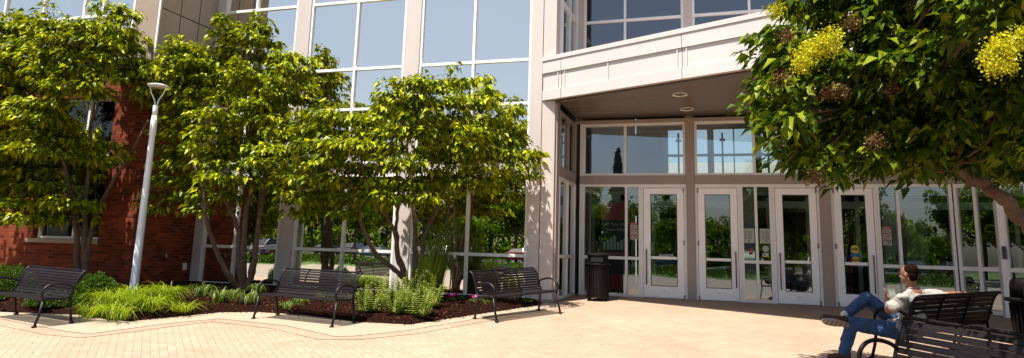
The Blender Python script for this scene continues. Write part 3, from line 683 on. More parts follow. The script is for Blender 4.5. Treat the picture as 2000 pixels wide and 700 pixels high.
# orange potted flowers behind the glass
def potted(u, v, lab):
    r = empty('potted_plant', W(u, v, .73), AZ, lab, 'plant')
    MB().lathe([(.14, 0), (.19, .5), (.2, .52), (.17, .5)], 18).build('pot', M['int_dark'], r, smooth=True)
    n = 130; A = RNG.normal(size=(n, 3)); A[:, 2] = np.abs(A[:, 2])*.8+.2; P = np.tile([0, 0, .5], (n, 1)) + A*RNG.uniform(0, .2, (n, 1))
    V, Fq = leaves(P, A, RNG.normal(size=(n, 3)), RNG.uniform(.18, .42, n), wr=.15, fold=.05); np_mesh('foliage', V, Fq, M['box'], r)
    A = RNG.normal(size=(26, 3)); A[:, 2] = np.abs(A[:, 2])+.4; V, Fq = leaves(np.tile([0, 0, .85], (26, 1))+A*.12, A, RNG.normal(size=(26, 3)), np.full(26, .12), wr=.4); np_mesh('blossom', V, Fq, M['seed'], r)
potted(3.75, 17.6, 'leafy potted plant with orange blooms behind the glass right of the doors')

# ------------------------------------------------------------------ benches
BL = 1.72
def spline(pts, n=6):
    P = [Vector(p) for p in pts]; P = [P[0]*2-P[1]]+P+[P[-1]*2-P[-2]]; out = []
    for i in range(1, len(P)-2):
        for k in range(n):
            t = k/n; a, b, c, d = P[i-1], P[i], P[i+1], P[i+2]
            out.append(.5*((2*b)+(c-a)*t+(2*a-5*b+4*c-d)*t*t+(3*b-a-3*c+d)*t**3))
    out.append(P[-2]); return out
def make_bench(ns=9, sw=.041):
    r = empty('park_bench', (0, 0, 0))
    back = spline([(0, .10, .425), (0, .155, .50), (0, .195, .62), (0, .235, .74), (0, .285, .83), (0, .33, .865)], 8)
    seatc = spline([(0, -.25, .435), (0, -.20, .445), (0, -.05, .425), (0, .06, .42), (0, .10, .43)], 8)
    def along(c, t):
        ln = [0]
        for a, b in zip(c, c[1:]): ln.append(ln[-1]+(b-a).length)
        s = t*ln[-1]
        for i in range(len(c)-1):
            if s <= ln[i+1]+1e-9: return c[i].lerp(c[i+1], (s-ln[i])/(ln[i+1]-ln[i]+1e-9)), (c[i+1]-c[i]).normalized()
        return c[-1], (c[-1]-c[-2]).normalized()
    def slats(curve, ts, w, th=.010):
        mb = MB()
        for t in ts:
            p, d = along(curve, t); nn = Vector((0, -d.z, d.y)); b = len(mb.v)
            for x in (-BL/2+.02, BL/2-.02):
                for a, c in ((-1, -1), (1, -1), (1, 1), (-1, 1)): q = p + d*(a*w/2) + nn*(c*th/2); mb.v.append((x, q.y, q.z))
            mb.f += [(b,b+1,b+2,b+3),(b+7,b+6,b+5,b+4)] + [(b+i, b+4+i, b+4+(i+1)%4, b+(i+1)%4) for i in range(4)]
        return mb
    sb = slats(seatc, [(i+.5)/8 for i in range(8)], .034); sb.tube([(-BL/2, -.262, .428), (BL/2, -.262, .428)], .014, 8)
    bevel(sb.build('seat', M['bench_slat'], r), .002)
    bb = slats(back, [(i+.8)/(ns+.9) for i in range(ns)], sw); bb.tube([(-BL/2, .33, .868), (BL/2, .33, .868)], .017, 8)
    bevel(bb.build('backrest', M['bench_slat'], r), .002)
    for x in (-BL/6, BL/6):
        st = MB()
        for c, o_ in ((back, .010), (seatc, -.010)):
            for i in range(0, len(c)-1, 2):
                a = c[i]; b = c[min(i+2, len(c)-1)]; st.bar((x, a.y+(.01 if c is back else 0), a.z-(.012 if c is seatc else 0)), (x, b.y+(.01 if c is back else 0), b.z-(.012 if c is seatc else 0)), .03, .008, up=(1, 0, 0))
        st.build('strap', M['bench'], r)
    for s in (-1, 1):
        x = s*BL/2
        fr = MB(); fr.tube([(x, p.y, p.z) for p in seatc+back[1:]], .017, 8); fr.tube([(x, .33, .868), (x, .345, .855)], [.02, .016], 8); fr.build('side_frame', M['bench'], r, smooth=True)
        am = MB(); am.tube([(x, p.y, p.z) for p in spline([(0, -.255, .42), (0, -.285, .50), (0, -.265, .60), (0, -.18, .665), (0, -.05, .68), (0, .10, .645), (0, .19, .595), (0, .205, .56)], 6)], .020, 8); am.build('armrest', M['bench'], r, smooth=True)
        lg = MB(); lg.tube([(x, -.35, .012), (x, -.30, .18), (x, -.255, .43)], [.019, .020, .020], 8); lg.tube([(x, -.38, .010), (x, -.32, .012)], [.022, .024], 8); lg.build('leg', M['bench'], r, smooth=True)
        lg = MB(); lg.tube([(x, .19, .012), (x, .16, .20), (x, .14, .46)], [.019, .020, .020], 8); lg.tube([(x, .16, .012), (x, .225, .010)], [.024, .022], 8); lg.build('leg', M['bench'], r, smooth=True)
    return r
bench = make_bench(); wide_bench = make_bench(7, .056)
def put_bench(world=None, front=None, label='', src=None, first=False, hz=.93):
    """front: unit direction the seat faces, in world axes"""
    src = src or bench; o = src if first else copy_tree(src)
    x, y = world; fx, fy = front
    o.location = (x, y, ground_z(x, y)+.012); ang = math.atan2(-fx, fy)+PI   # local -y is the front
    # tilt with the slope of the plaza
    o.rotation_euler = (0, 0, ang)
    nrm_ = Vector((SA*SL, -CA*SL, 1)).normalized()
    q = Vector((0, 0, 1)).rotation_difference(nrm_); o.rotation_mode = 'QUATERNION'; o.rotation_quaternion = q @ Matrix.Rotation(ang, 4, 'Z').to_quaternion()
    o.scale = (1, 1, hz); tag(o, label, 'bench', 'dark metal benches around the plaza'); return o
def mid(a, b): return ((a[0]+b[0])/2, (a[1]+b[1])/2)
put_bench(world=(-7.73, 11.52), front=(-.50, -.866), label='dark slatted bench at the left edge of the photo, before the brick wing', first=True)
fw = lambda u, v: (u*CA-v*SA, u*SA+v*CA)
c2 = fw(-6.80, 10.38); n2 = fw(-math.sin(.17)*1.0, -math.cos(.17)); put_bench(world=c2, front=n2, label='dark slatted bench left of the spiky pale plants, nearest the middle tree')
c3 = fw(-3.72, 12.38); d3 = Vector((.43, .90)).normalized(); n3 = fw(d3.y, -d3.x); put_bench(world=c3, front=n3, label='dark slatted bench beside the entrance column, turned to face right')
n4 = Vector((-.44, .90)).normalized(); l4 = Vector((n4.y, -n4.x))
bt = Vector((5.10, 8.72)); c4_ = bt + n4*.33 + l4*(BL/2); put_bench(world=(c4_.x, c4_.y), front=(n4.x, n4.y), label='dark slatted bench seen from behind with the man sitting on it', hz=1, src=wide_bench, first=True)
n5 = Vector((-.93, -.37)).normalized(); l5 = Vector((.37, -.93)).normalized()
bt5 = Vector((3.79, 6.72)); c5 = bt5 + n5*.33 + l5*(BL/2); put_bench(world=(c5.x, c5.y), front=(n5.x, n5.y), label='nearest dark slatted bench, cut off by the lower right corner of the photo', hz=1, src=wide_bench)

# ------------------------------------------------------------------ trash cans
def make_can():
    r = empty('trash_can', (0, 0, 0))
    mb = MB()
    for k in range(26):
        t = 2*PI*k/26; x, y = .245*math.cos(t), .245*math.sin(t); mb.bar((x, y, .08), (x, y, .78), .034, .008, up=(math.cos(t), math.sin(t), 0))
    mb.build('slats', M['can'], r)
    MB().lathe([(.225, .07), (.225, .77)], 24, cap=True).build('liner', M['black'], r, smooth=False)
    mb = MB()
    for z in (.07, .76): mb.lathe([(.235, z), (.262, z), (.262, z+.035), (.235, z+.035)], 28)
    mb.lathe([(.24, .80), (.285, .80), (.29, .815), (.285, .83), (.24, .83)], 28); mb.build('rim', M['can'], r)
    mb = MB()
    for k in range(4):
        t = PI/4+PI/2*k; x, y = .262*math.cos(t), .262*math.sin(t); mb.bar((x, y, 0), (x, y, .80), .035, .02, up=(math.cos(t), math.sin(t), 0)); mb.box(x-.03, x+.03, y-.03, y+.03, 0, .02)
    mb.build('corner_post', M['can'], r)
    h = MB().lathe([(.235, .83), (.235, 1.0), (.245, 1.0), (.262, 1.02), (.255, 1.045), (.20, 1.065), (.05, 1.075)], 28); h.build('hood', M['can'], r, smooth=False)
    MB().box(-.13, .13, -.239, -.20, .87, .97).build('opening', M['black'], r)
    return r
can = make_can(); p = G(1167, 587); can.location = (p.x, p.y, p.z); can.rotation_euler = (0, 0, AZ+.1); can.scale = (1, 1, .97)
tag(can, 'round black slatted trash can standing in the corner left of the doors', 'trash can')
# larger dome-topped bin at the right edge
def make_bin():
    r = empty('litter_bin', (0, 0, 0))
    MB().lathe([(.25, .02), (.26, .05), (.285, .78), (.30, .80)], 28).build('drum', M['can'], r)
    mb = MB()
    for k in range(30): t = 2*PI*k/30; mb.bar((.272*math.cos(t), .272*math.sin(t), .06), (.300*math.cos(t), .300*math.sin(t), .78), .030, .008, up=(math.cos(t), math.sin(t), 0))
    mb.build('slats', M['can'], r)
    MB().lathe([(.30, .79), (.345, .80), (.355, .82), (.34, .845), (.29, .85)], 32).build('rim', M['can'], r, smooth=True)
    MB().lathe([(.285, .85), (.283, 1.0), (.27, 1.06), (.235, 1.09), (.12, 1.105), (.02, 1.107)], 32).build('dome', M['can'], r, smooth=True)
    MB().box(-.30, -.262, -.13, .13, .87, 1.01).build('opening', M['black'], r)
    return r
bn = make_bin(); bn.location = (6.80, 9.0, ground_z(6.80, 9.0)); bn.rotation_euler = (0, 0, .9)
tag(bn, 'dark dome topped litter bin at the right edge, past the end of the man\'s bench', 'trash can')

# ------------------------------------------------------------------ street lamp
p = G(259, 582); r = empty('street_lamp', (p.x, p.y, p.z), 0, 'slim pale grey lamp post with a round disc head in the planting bed', 'street lamp')
MB().lathe([(.086, 0), (.084, .3), (.058, 3.72), (.056, 3.90)], 20).build('pole', M['lamp'], r, smooth=True)
MB().lathe([(.064, 3.46), (.070, 3.47), (.068, 3.80), (.062, 3.82)], 20).build('collar', M['lamp'], r, smooth=True)
MB().lathe([(.055, 3.86), (.057, 4.12), (.03, 4.15)], 18).build('neck', M['lamp'], r, smooth=True)
for s in (-1, 1): MB().tube(spline([(s*.02, 0, 4.10), (s*.045, 0, 4.25), (s*.14, 0, 4.42), (s*.175, 0, 4.56)], 5), .014, 8).build('arm', M['lamp'], r, smooth=True)
MB().lathe([(.10, 4.54), (.205, 4.557), (.225, 4.57), (.22, 4.582), (.12, 4.612), (.01, 4.622)], 30).build('lamp_head', M['lamp'], r, smooth=True)
MB().lathe([(.02, 4.525), (.13, 4.53), (.14, 4.545)], 24).build('lens', M['lens'], r)
mb = MB(); mb.box(-.096, -.088, -.03, .03, .12, .40); mb.build('rust_patch', M['rust'], r)

# ------------------------------------------------------------------ trees
def spray(centers, trunk, nl, rs, size, rng, tilt=.35, flat=.28, up=.0, jit=.45):
    """flat sprays of drooping leaves round every centre"""
    n = len(centers)*nl; c = np.repeat(centers, nl, 0)
    a = rng.uniform(0, 2*PI, n); rr = rs*np.sqrt(rng.uniform(0.02, 1, n)); o = np.stack([np.cos(a)*rr, np.sin(a)*rr, rng.normal(0, rs*flat, n)], 1)
    o[:, 2] -= (rr**2)/rs*.45
    outw = c - trunk; outw[:, 2] = 0; outw = nrm(outw)
    A = nrm(o*np.array([1, 1, .2]))*.8 + outw*.5 + rng.normal(0, .3, (n, 3)); A[:, 2] -= tilt
    Nn = np.tile([0, 0, 1.], (n, 1)) + rng.normal(0, jit, (n, 3))
    return leaves(c+o, A, Nn, size*rng.uniform(.5, 1.35, n))
def push(lobes, cond, dd): return [tuple(l[:4])+(dd,) if cond(l) else l for l in lobes]
def tree(name, label, base, stems, lobes, D0, density, nl, rs, size, leafm, barkm, seed, depth=.9, group=None, layer=.34, twigs=10, shell=2.0, limb_r=.032):
    rng = np.random.default_rng(seed); rnd = random.Random(seed)
    root = empty(name, base, 0, label, 'tree', group); B = Vector(base)
    L_ = []
    for (x, y, rx, ry, *dd) in lobes:
        D = D0 + (dd[0] if dd else rnd.uniform(-.7, .7)); c = at(x, y, D); L_.append((c, rx*D/F_, max(.12, ry*D/F_)))
    ends = []; tb = MB()
    for st in stems:
        pts = [B + Vector((rnd.uniform(-.05, .05), rnd.uniform(-.05, .05), -.05))]; 
        for (x, y, D, r) in st: pts.append(at(x, y, D))
        rr = [st[0][3]*1.25] + [q[3] for q in st]
        sp = spline(pts, 5); ra = np.interp(np.linspace(0, len(pts)-1, len(sp)), range(len(pts)), rr)
        ra = ra*(1+.10*np.sin(np.arange(len(ra))*2.3+rnd.uniform(0, 6)))
        sp = [q+Vector((rnd.gauss(0, .012), rnd.gauss(0, .012), 0)) for q in sp]
        tb.tube([q-B for q in sp], list(ra), 10); ends += [(sp[-1], ra[-1]), (sp[-4], ra[-4]), (sp[int(len(sp)*.7)], ra[int(len(sp)*.7)])]
    cen = []; lb = tb; tw = tb
    for (c, rx, rz) in L_:
        ry = min(depth, max(.35, rx*1.1)); vol = rx*rz*ry*4.2; k = max(5, int(density*(rx*rz*ry)**.75*3.2))
        d = rng.normal(size=(k, 3)); d = nrm(d); q = rng.uniform(0, 1, k)**(1/shell); P = d*q[:, None]*np.array([rx, ry, rz])
        P += rng.normal(0, .07, P.shape)
        P = P + np.array(c); zl = np.round((P[:, 2]+.25*P[:, 0]*.15)/layer)*layer; P[:, 2] = P[:, 2]*.35 + zl*.65; cen.append(P)
        e, er = min(ends, key=lambda t: (t[0]-c).length)
        m1 = e.lerp(c, .5) + Vector((rnd.gauss(0, .08), rnd.gauss(0, .08), -.04)); lb.tube([q_-B for q_ in spline([e, m1, c], 5)], list(np.linspace(max(.010, min(er*.5, limb_r)), .007, 11)), 6)
        for i in rng.choice(len(P), min(twigs, len(P)), replace=False):
            t = Vector(P[i]); s0 = m1.lerp(c, rnd.random()); mm = s0.lerp(t, .5) + Vector((rnd.gauss(0, .04), rnd.gauss(0, .04), rnd.gauss(0, .03))); tw.tube([s0-B, mm-B, t-B], [.009, .006, .003], 4, cap=False)
    tb.build('trunk', barkm, root, smooth=True)
    P = np.concatenate(cen); V, Fq = spray(P-np.array(B), np.array([0, 0, 0.]), nl, rs, size, rng); np_mesh('crown', V, Fq, leafm, root)
    return root, P
b1 = G(165, 574); b1.z = bed_z(*UV(b1.x, b1.y))
tree('lilac_tree', 'multi stemmed leafy tree before the brick wing, leftmost of the three planted trees', b1,
     [[(152, 520, 15.3, .06), (148, 440, 15.2, .055), (136, 370, 15.1, .045), (120, 300, 15.0, .03), (90, 220, 14.8, .02)],
      [(164, 500, 15.3, .065), (166, 430, 15.3, .055), (172, 350, 15.3, .045), (180, 240, 15.2, .035), (215, 130, 15.1, .02)],
      [(170, 500, 15.3, .06), (184, 430, 15.4, .05), (212, 370, 15.4, .04), (255, 300, 15.3, .03), (290, 235, 15.2, .02)]],
     push([(30, 300, 60, 35, .75), (110, 300, 60, 30, .75), (170, 300, 45, 25, .75), (-80, 280, 70, 50, .6), (-70, 350, 60, 40, .7), (40, 235, 60, 35, .5), (-120, 220, 80, 60, .5), (70, 350, 60, 25, .8), (20, 270, 60, 35, .6), (90, 240, 60, 35, .7), (150, 270, 50, 30, .7), (60, 310, 60, 30, .5), (130, 310, 50, 30, .6), (-30, 320, 60, 40, .6), (20, 350, 60, 25, .9), (90, 335, 60, 25, .9), (165, 330, 40, 20, .9), (90, 290, 50, 25, .9), (185, 95, 55, 35, .6), (245, 110, 50, 35, .75), (235, 55, 40, 30, .75), (245, 60, 30, 25, .6), (300, 165, 45, 25, .75), (300, 130, 40, 30, .9), (30, 390, 60, 16), (90, 392, 60, 16), (150, 378, 55, 14), (30, 330, 50, 30), (20, 270, 45, 35), (75, 255, 60, 25), (30, 200, 50, 35), (90, 190, 60, 25), (60, 130, 60, 35), (125, 125, 60, 30), (120, 70, 60, 35),  # hidden rear lobes lead the list, added to shade the brick wall
      (185, 150, 50, 20), (190, 40, 50, 30), (60, 80, 50, 30), (10, 110, 40, 50), (40, 30, 50, 30), (115, 20, 40, 22), (235, 10, 45, 18), (130, 300, 50, 18), (200, 275, 50, 16), (140, 225, 50, 18), 
      (-40, 200, 60, 120), (-30, 60, 60, 60), (330, 120, 40, 30), (110, 345, 40, 14)], lambda l: 70 < l[0] < 200 and l[1] < 200, -.8),
     15.0, 64, 20, .165, .146, M['leaf'], M['bark'], 3)
b2 = G(478, 577); b2.z = bed_z(*UV(b2.x, b2.y))
tree('lilac_tree', 'multi stemmed leafy tree with a forked leaning trunk, middle of the three planted trees', b2,
     [[(448, 540, 15.4, .06), (418, 480, 15.2, .05), (402, 425, 15.0, .045), (398, 385, 14.9, .035), (380, 320, 14.8, .02)],
      [(467, 520, 15.5, .065), (462, 440, 15.5, .05), (440, 390, 15.4, .04), (420, 330, 15.3, .03), (400, 200, 15.2, .02)],
      [(476, 500, 15.5, .07), (480, 420, 15.5, .055), (492, 350, 15.5, .045), (480, 250, 15.4, .03), (480, 120, 15.3, .02)],
      [(494, 520, 15.5, .07), (503, 450, 15.6, .055), (515, 380, 15.6, .04), (540, 280, 15.6, .03), (560, 180, 15.6, .02)]],
     push([(455, 35, 30, 25), (490, 60, 40, 30), (450, 90, 45, 25), (515, 45, 22, 25), (365, 85, 50, 25), (400, 115, 50, 28), (345, 130, 45, 28), (530, 100, 40, 30), (575, 110, 35, 30), (480, 135, 50, 25), (430, 160, 50, 22), (380, 180, 50, 25), (545, 165, 50, 28), (590, 175, 30, 25),
      (335, 205, 30, 18), (360, 235, 45, 25), (430, 215, 50, 25), (500, 205, 50, 25), (560, 235, 45, 25), (345, 285, 40, 22), (400, 280, 50, 28), (470, 270, 50, 25), (530, 285, 50, 22), (325, 330, 28, 18), (370, 335, 45, 22), (430, 330, 50, 22), (490, 325, 45, 20), (545, 330, 40, 22), (325, 368, 30, 14), (385, 372, 40, 14), (450, 370, 45, 12), (590, 130, 30, 20), (620, 215, 30, 20)], lambda l: l[0] < 395, .5),
     15.3, 64, 20, .165, .146, M['leaf'], M['bark'], 5)
b3 = G(808, 590); b3.z = bed_z(*UV(b3.x, b3.y))
tree('lilac_tree', 'spreading leafy tree behind the spiky pale plants, rightmost of the three planted trees', b3,
     [[(790, 548, 14.6, .055), (765, 522, 14.5, .05), (730, 492, 14.4, .045), (708, 440, 14.3, .04), (696, 385, 14.2, .03), (670, 320, 14.1, .02)],
      [(793, 545, 14.6, .05), (778, 505, 14.6, .05), (770, 450, 14.5, .04), (740, 405, 14.4, .035), (720, 370, 14.3, .03), (700, 280, 14.2, .02)],
      [(812, 520, 14.7, .065), (812, 460, 14.8, .055), (808, 400, 14.8, .05), (800, 330, 14.8, .035), (790, 230, 14.8, .02)],
      [(822, 530, 14.7, .06), (828, 470, 14.8, .05), (850, 415, 14.8, .045), (868, 370, 14.9, .035), (900, 290, 14.9, .02)],
      [(780, 500, 14.6, .04), (776, 440, 14.7, .035), (778, 370, 14.7, .03), (760, 240, 14.7, .018)]],
     [(830, 160, 45, 20), (880, 155, 40, 18), (780, 175, 40, 22), (950, 165, 22, 18), (950, 195, 25, 20), (830, 205, 55, 25), (760, 210, 40, 22), (895, 200, 45, 22), (715, 235, 40, 25), (980, 225, 35, 22), (640, 225, 40, 22), (600, 225, 30, 25),
      (800, 250, 55, 25), (870, 245, 55, 25), (930, 255, 50, 25), (740, 270, 50, 25), (680, 275, 50, 25), (620, 275, 45, 28), (1000, 275, 35, 22), (860, 295, 60, 20), (920, 300, 50, 18), (980, 305, 45, 16), (1035, 300, 28, 14), (1030, 325, 20, 10),
      (790, 310, 50, 16), (590, 315, 45, 25), (640, 325, 50, 25), (700, 325, 45, 20), (770, 350, 50, 16), (840, 345, 50, 14), (900, 345, 45, 12), (590, 365, 40, 18), (640, 372, 45, 14), (700, 370, 50, 14), (760, 375, 40, 10), (820, 370, 40, 10), (600, 395, 25, 8), (690, 395, 25, 8), (950, 340, 30, 12), (990, 345, 25, 10)],
     14.3, 64, 20, .165, .146, M['leaf'], M['bark'], 8)
# the near tree on the right, its trunk just outside the frame
bR = Vector((5.95, 6.35, 0)); bR.z = ground_z(bR.x, bR.y)
rootR, PR = tree('near_lilac_tree', 'near tree with large dark leaves and yellow blossom above the right benches', bR,
     [[(2260, 640, 6.4, .12), (2120, 540, 6.3, .09), (2030, 465, 6.25, .072), (1968, 398, 6.3, .064), (1925, 362, 6.4, .058), (1878, 335, 6.5, .05), (1858, 290, 6.5, .045), (1825, 250, 6.6, .036), (1740, 190, 6.8, .03)],
      [(2240, 600, 6.5, .12), (2150, 420, 6.5, .08), (2030, 320, 6.6, .06), (1965, 250, 6.7, .05), (1930, 180, 6.8, .04), (1880, 80, 6.9, .04)],
      [(2300, 560, 6.3, .12), (2280, 300, 6.4, .09), (2200, 60, 6.5, .06)]],
     [(1530, 90, 45, 35, 0), (1505, 120, 35, 35, .3), (1500, 190, 30, 25, -.2), (1540, 165, 50, 35, .4), (1545, 225, 50, 35, -.4), (1520, 255, 32, 18, -.5), (1565, 275, 50, 35, .2), (1575, 325, 45, 28, -.3), (1640, 330, 50, 30, .2), (1600, 30, 50, 35, .6), (1540, 20, 20, 20, .2),
      (1600, 120, 65, 45, -.3), (1600, 200, 65, 45, .6), (1640, 260, 65, 45, .1), (1680, 60, 75, 50, -.2), (1690, 150, 75, 50, -.3), (1710, 230, 75, 50, -.2), (1720, 300, 70, 36, -.1), (1770, 40, 80, 55, .0), (1780, 130, 80, 55, -.5), (1790, 220, 80, 50, .0), (1800, 300, 70, 32, .2),
      (1860, 60, 80, 60, 0), (1870, 160, 80, 60, .9), (1870, 250, 70, 40, 1.2), (1940, 60, 80, 60, -.6), (1950, 160, 80, 60, .5), (1960, 250, 70, 50, 1.2), (1970, 330, 45, 40, 1.4), (1890, 305, 50, 30, 1.5), (1740, 335, 45, 16, .1), (1690, -40, 120, 60, 0), (1850, -50, 140, 70, .4), (2040, 100, 90, 90, 0),
      (2060, 250, 80, 80, .8), (2100, -30, 130, 120, 0), (1950, -160, 180, 90, 0), (1720, -120, 120, 60, -.4), (2200, 150, 120, 120, .5), (2150, 330, 90, 70, 1.5), (1610, -50, 50, 40, .7)] +
     [(x, y, 62, 42, d) for x, y, d in ((1570, 90, 1.7), (1560, 190, 1.6), (1590, 270, 1.8), (1850, 120, 2.2), (1850, 220, 2.3), (1840, 300, 2.3), (1940, 100, 2.3), (1940, 200, 2.5), (1930, 280, 2.6), (1850, 0, 2.2), (1980, 20, 2.2), (2060, 150, 2.2), )] +
     [(1930, 20, 90, 60, -1.5), (2080, 0, 110, 90, -1.6), (2050, -150, 140, 90, -1.5), (1900, -120, 120, 70, -1.4), (2230, 60, 120, 110, -1.4)] +
     [(x, y, 52, 38, d) for x, y, d in ((1880, 90, -.8), (1900, 170, -.7), (1880, 240, -.5), (1960, 210, -.8), (1990, 290, -.7), (1930, 290, -.3), (1820, 190, -.6), (1810, 270, -.4), (2010, 150, -.9), (1850, 310, .1), (1900, 322, .6), (1760, 300, -.2), (1990, 345, .6))],
     6.6, 125, 14, .13, .125, M['leafR'], M['bark2'], 21, depth=.8, layer=.2, twigs=4, shell=2.6, limb_r=.016)
def panicle(x, y, D, rx, rz, mat, name, n=900, petal=.016, seed=1, ang=0.0):
    rng = np.random.default_rng(seed); c = np.array(at(x, y, D)-bR)
    sub = np.clip(rng.normal(0, .42, (26, 3)), -.8, .8)*rng.uniform(.5, 1.3, (26, 1))*np.array([rx, rx*.7, rz]); ca, sa = math.cos(ang), math.sin(ang); sub = np.stack([sub[:, 0]*ca-sub[:, 2]*sa, sub[:, 1], sub[:, 0]*sa+sub[:, 2]*ca], 1)
    P = c + sub[rng.integers(0, 26, n)] + rng.normal(0, .032, (n, 3))
    V, Fq = leaves(P, rng.normal(size=(n, 3)), rng.normal(size=(n, 3)), rng.uniform(.6, 1.3, n)*petal, wr=.9, fold=.1, droop=.0)
    np_mesh(name, V, Fq, mat, rootR)
panicle(1600, 88, 5.6, .24, .12, M['flower'], 'flower_cluster', 1700, .021, 1, .55); panicle(1570, 125, 5.55, .10, .08, M['flower'], 'flower_cluster', 700, .018, 2)
panicle(1962, 92, 4.7, .20, .12, M['flower'], 'flower_cluster', 1400, .021, 3, .7); panicle(1512, 22, 6.2, .07, .05, M['flower'], 'flower_cluster', 350, .016, 4); panicle(1990, 5, 5.4, .12, .06, M['flower'], 'flower_cluster', 500, .02, 5); panicle(1960, 125, 4.7, .08, .06, M['flower'], 'flower_cluster', 600, .018, 12)
for k, (x, y) in enumerate(((1738, 172), (1640, 178), (1790, 12), (1660, 45), (1540, 70), (1590, 345), (1620, 180), (1710, 275), (1525, 155))): panicle(x, y, 6.0, .07, .045, M['seed'], 'seed_head', 260, .02, 40+k)

# ------------------------------------------------------------------ bed plants
def ground_plant(x, y): 
    p = G(x, y); u, v = UV(p.x, p.y); return Vector((p.x, p.y, bed_z(u, v)))
def blades(n, h, spread, w, rng, arch=1.0):
    seg = 5; a = rng.uniform(0, 2*PI, n); reach = spread*rng.uniform(.35, 1.1, n); hh = h*rng.uniform(.6, 1.1, n); r0 = spread*.28*np.sqrt(rng.uniform(0, 1, n)); a0 = a + rng.normal(0, .7, n)
    en = rng.uniform(0, 1, n)*.9; V = []
    t = np.linspace(0, 1, seg)
    for s in (-1, 1):
        for k in t:
            rad = reach*k**1.25; z = hh*(2.3*k-(1.5*arch+.3-en*.5)*k*k-(.75*arch-en*.5)*k**3*.7)
            cx = r0*np.cos(a0)+rad*np.cos(a); cy_ = r0*np.sin(a0)+rad*np.sin(a); ww = w*(1-k**2*.92)*.5
            V.append(np.stack([cx - s*np.sin(a)*ww, cy_ + s*np.cos(a)*ww, z], 1))
    V = np.stack(V, 1).reshape(-1, 3); b = np.arange(n)[:, None]*(2*seg)
    F = [b+np.array([[i, i+1, seg+i+1, seg+i]]) for i in range(seg-1)]
    return V, np.concatenate(F, 1).reshape(-1, 4)
def tuft(x, y, n, h, spread, w, mat, label, seed, group, name='grass_clump', arch=1.0):
    p = ground_plant(x, y); rng = np.random.default_rng(seed); V, F = blades(n, h, spread, w, rng, arch)
    o = np_mesh(name, V, F, mat); o.location = p; tag(o, label, 'plant', group); return o
gg = 'bright arching grass clumps'
for k, (x, y, n, h, s, lab) in enumerate(((172, 622, 110, .50, .42, 'small yellow green grass clump at the end of the first bench'), (212, 612, 210, .62, .55, 'large arching yellow green grass clump left of the lamp post'), (228, 628, 130, .58, .55, 'low arching grass clump at the paving edge left of the lamp post'),
      (258, 604, 190, .62, .52, 'arching grass clump at the foot of the lamp post'), (290, 620, 210, .56, .52, 'arching grass clump at the paving edge just right of the lamp post'), (322, 598, 200, .62, .55, 'arching grass clump third right of the lamp post'), (352, 617, 90, .34, .55, 'low sparse grass clump at the right end of the bright grasses'))):
    tuft(x, y, int(n*.95), h*.62, s*1.0, .015, M['blade'], lab, 60+k, gg)
gl_ = 'small strap leaved lilies in the mulch'
for k, (x, y, n, h, s, lab) in enumerate(((395, 590, 60, .32, .28, 'green strap leaved lily left of the middle tree trunk'), (425, 603, 70, .30, .30, 'green strap leaved lily at the paving edge in front of the middle tree'), (450, 596, 50, .25, .26, 'strap leaved lily directly below the middle tree trunk'), (485, 603, 70, .26, .32, 'strap leaved lily near the left leg of the second bench'), (500, 588, 40, .30, .24, 'strap leaved lily right of the middle tree trunk'),
      (560, 612, 40, .16, .26, 'yellowing lily under the left half of the second bench'), (585, 603, 46, .15, .24, 'yellowing lily under the middle of the second bench'), (632, 596, 46, .16, .26, 'yellowing lily under the right half of the second bench'), (680, 598, 46, .17, .26, 'yellowing lily behind the right legs of the second bench'), (722, 560, 90, .35, .30, 'green lily by the glass wall behind the spiky plant'))):
    tuft(x, y, n, h*1.05, s*1.15, .02, M['blade2'], lab, 80+k, gl_, 'lily_plant')
tuft(850, 592, 300, .95, .40, .012, M['blade2'], 'tall upright green ornamental grass beside the rightmost tree trunks', 97, None, 'tall_grass', .45)
tuft(835, 600, 180, .70, .38, .012, M['blade'], 'shorter bright green ornamental grass in front of the tall grass', 98, None, 'tall_grass', .5)
def shrub(x, y, rx, ry, rz, n, mat, label, seed, size=.035, name='boxwood_shrub', group=None):
    p = ground_plant(x, y); root = empty(name, p, 0, label, 'shrub', group); rng = np.random.default_rng(seed)
    d = nrm(rng.normal(size=(n, 3))); d[:, 2] = np.abs(d[:, 2])*.95+.02; rad = rng.uniform(.35, 1, n)**.45
    bump = 1+.14*np.sin(d[:, 0]*9+seed)*np.sin(d[:, 1]*8)*np.cos(d[:, 2]*7)
    P = d*(rad*bump)[:, None]*np.array([rx, ry, rz]); V, F = leaves(P, d+rng.normal(0, .6, (n, 3)), d+rng.normal(0, .6, (n, 3)), rng.uniform(.7, 1.3, n)*size, wr=.6, droop=.05)
    np_mesh('foliage', V, F, mat, root); mb = MB()
    for k in range(9):
        q = d[k]*np.array([rx, ry, rz])*.75; mb.tube([(0, 0, -.03), tuple(q*.5+np.array([0, 0, .03])), tuple(q)], [.014, .009, .004], 5)
    mb.build('stem', M['twig'], root); return root
shrub(15, 590, .50, .45, .62, 9000, M['box'], 'dark rounded evergreen shrub at the left edge behind the first bench', 1)
shrub(185, 600, .40, .38, .52, 8000, M['box'], 'rounded evergreen shrub between the first bench and the bright grasses', 2)
shrub(105, 608, .48, .35, .26, 6000, M['box'], 'low dark evergreen shrub seen under the seat of the first bench', 3)
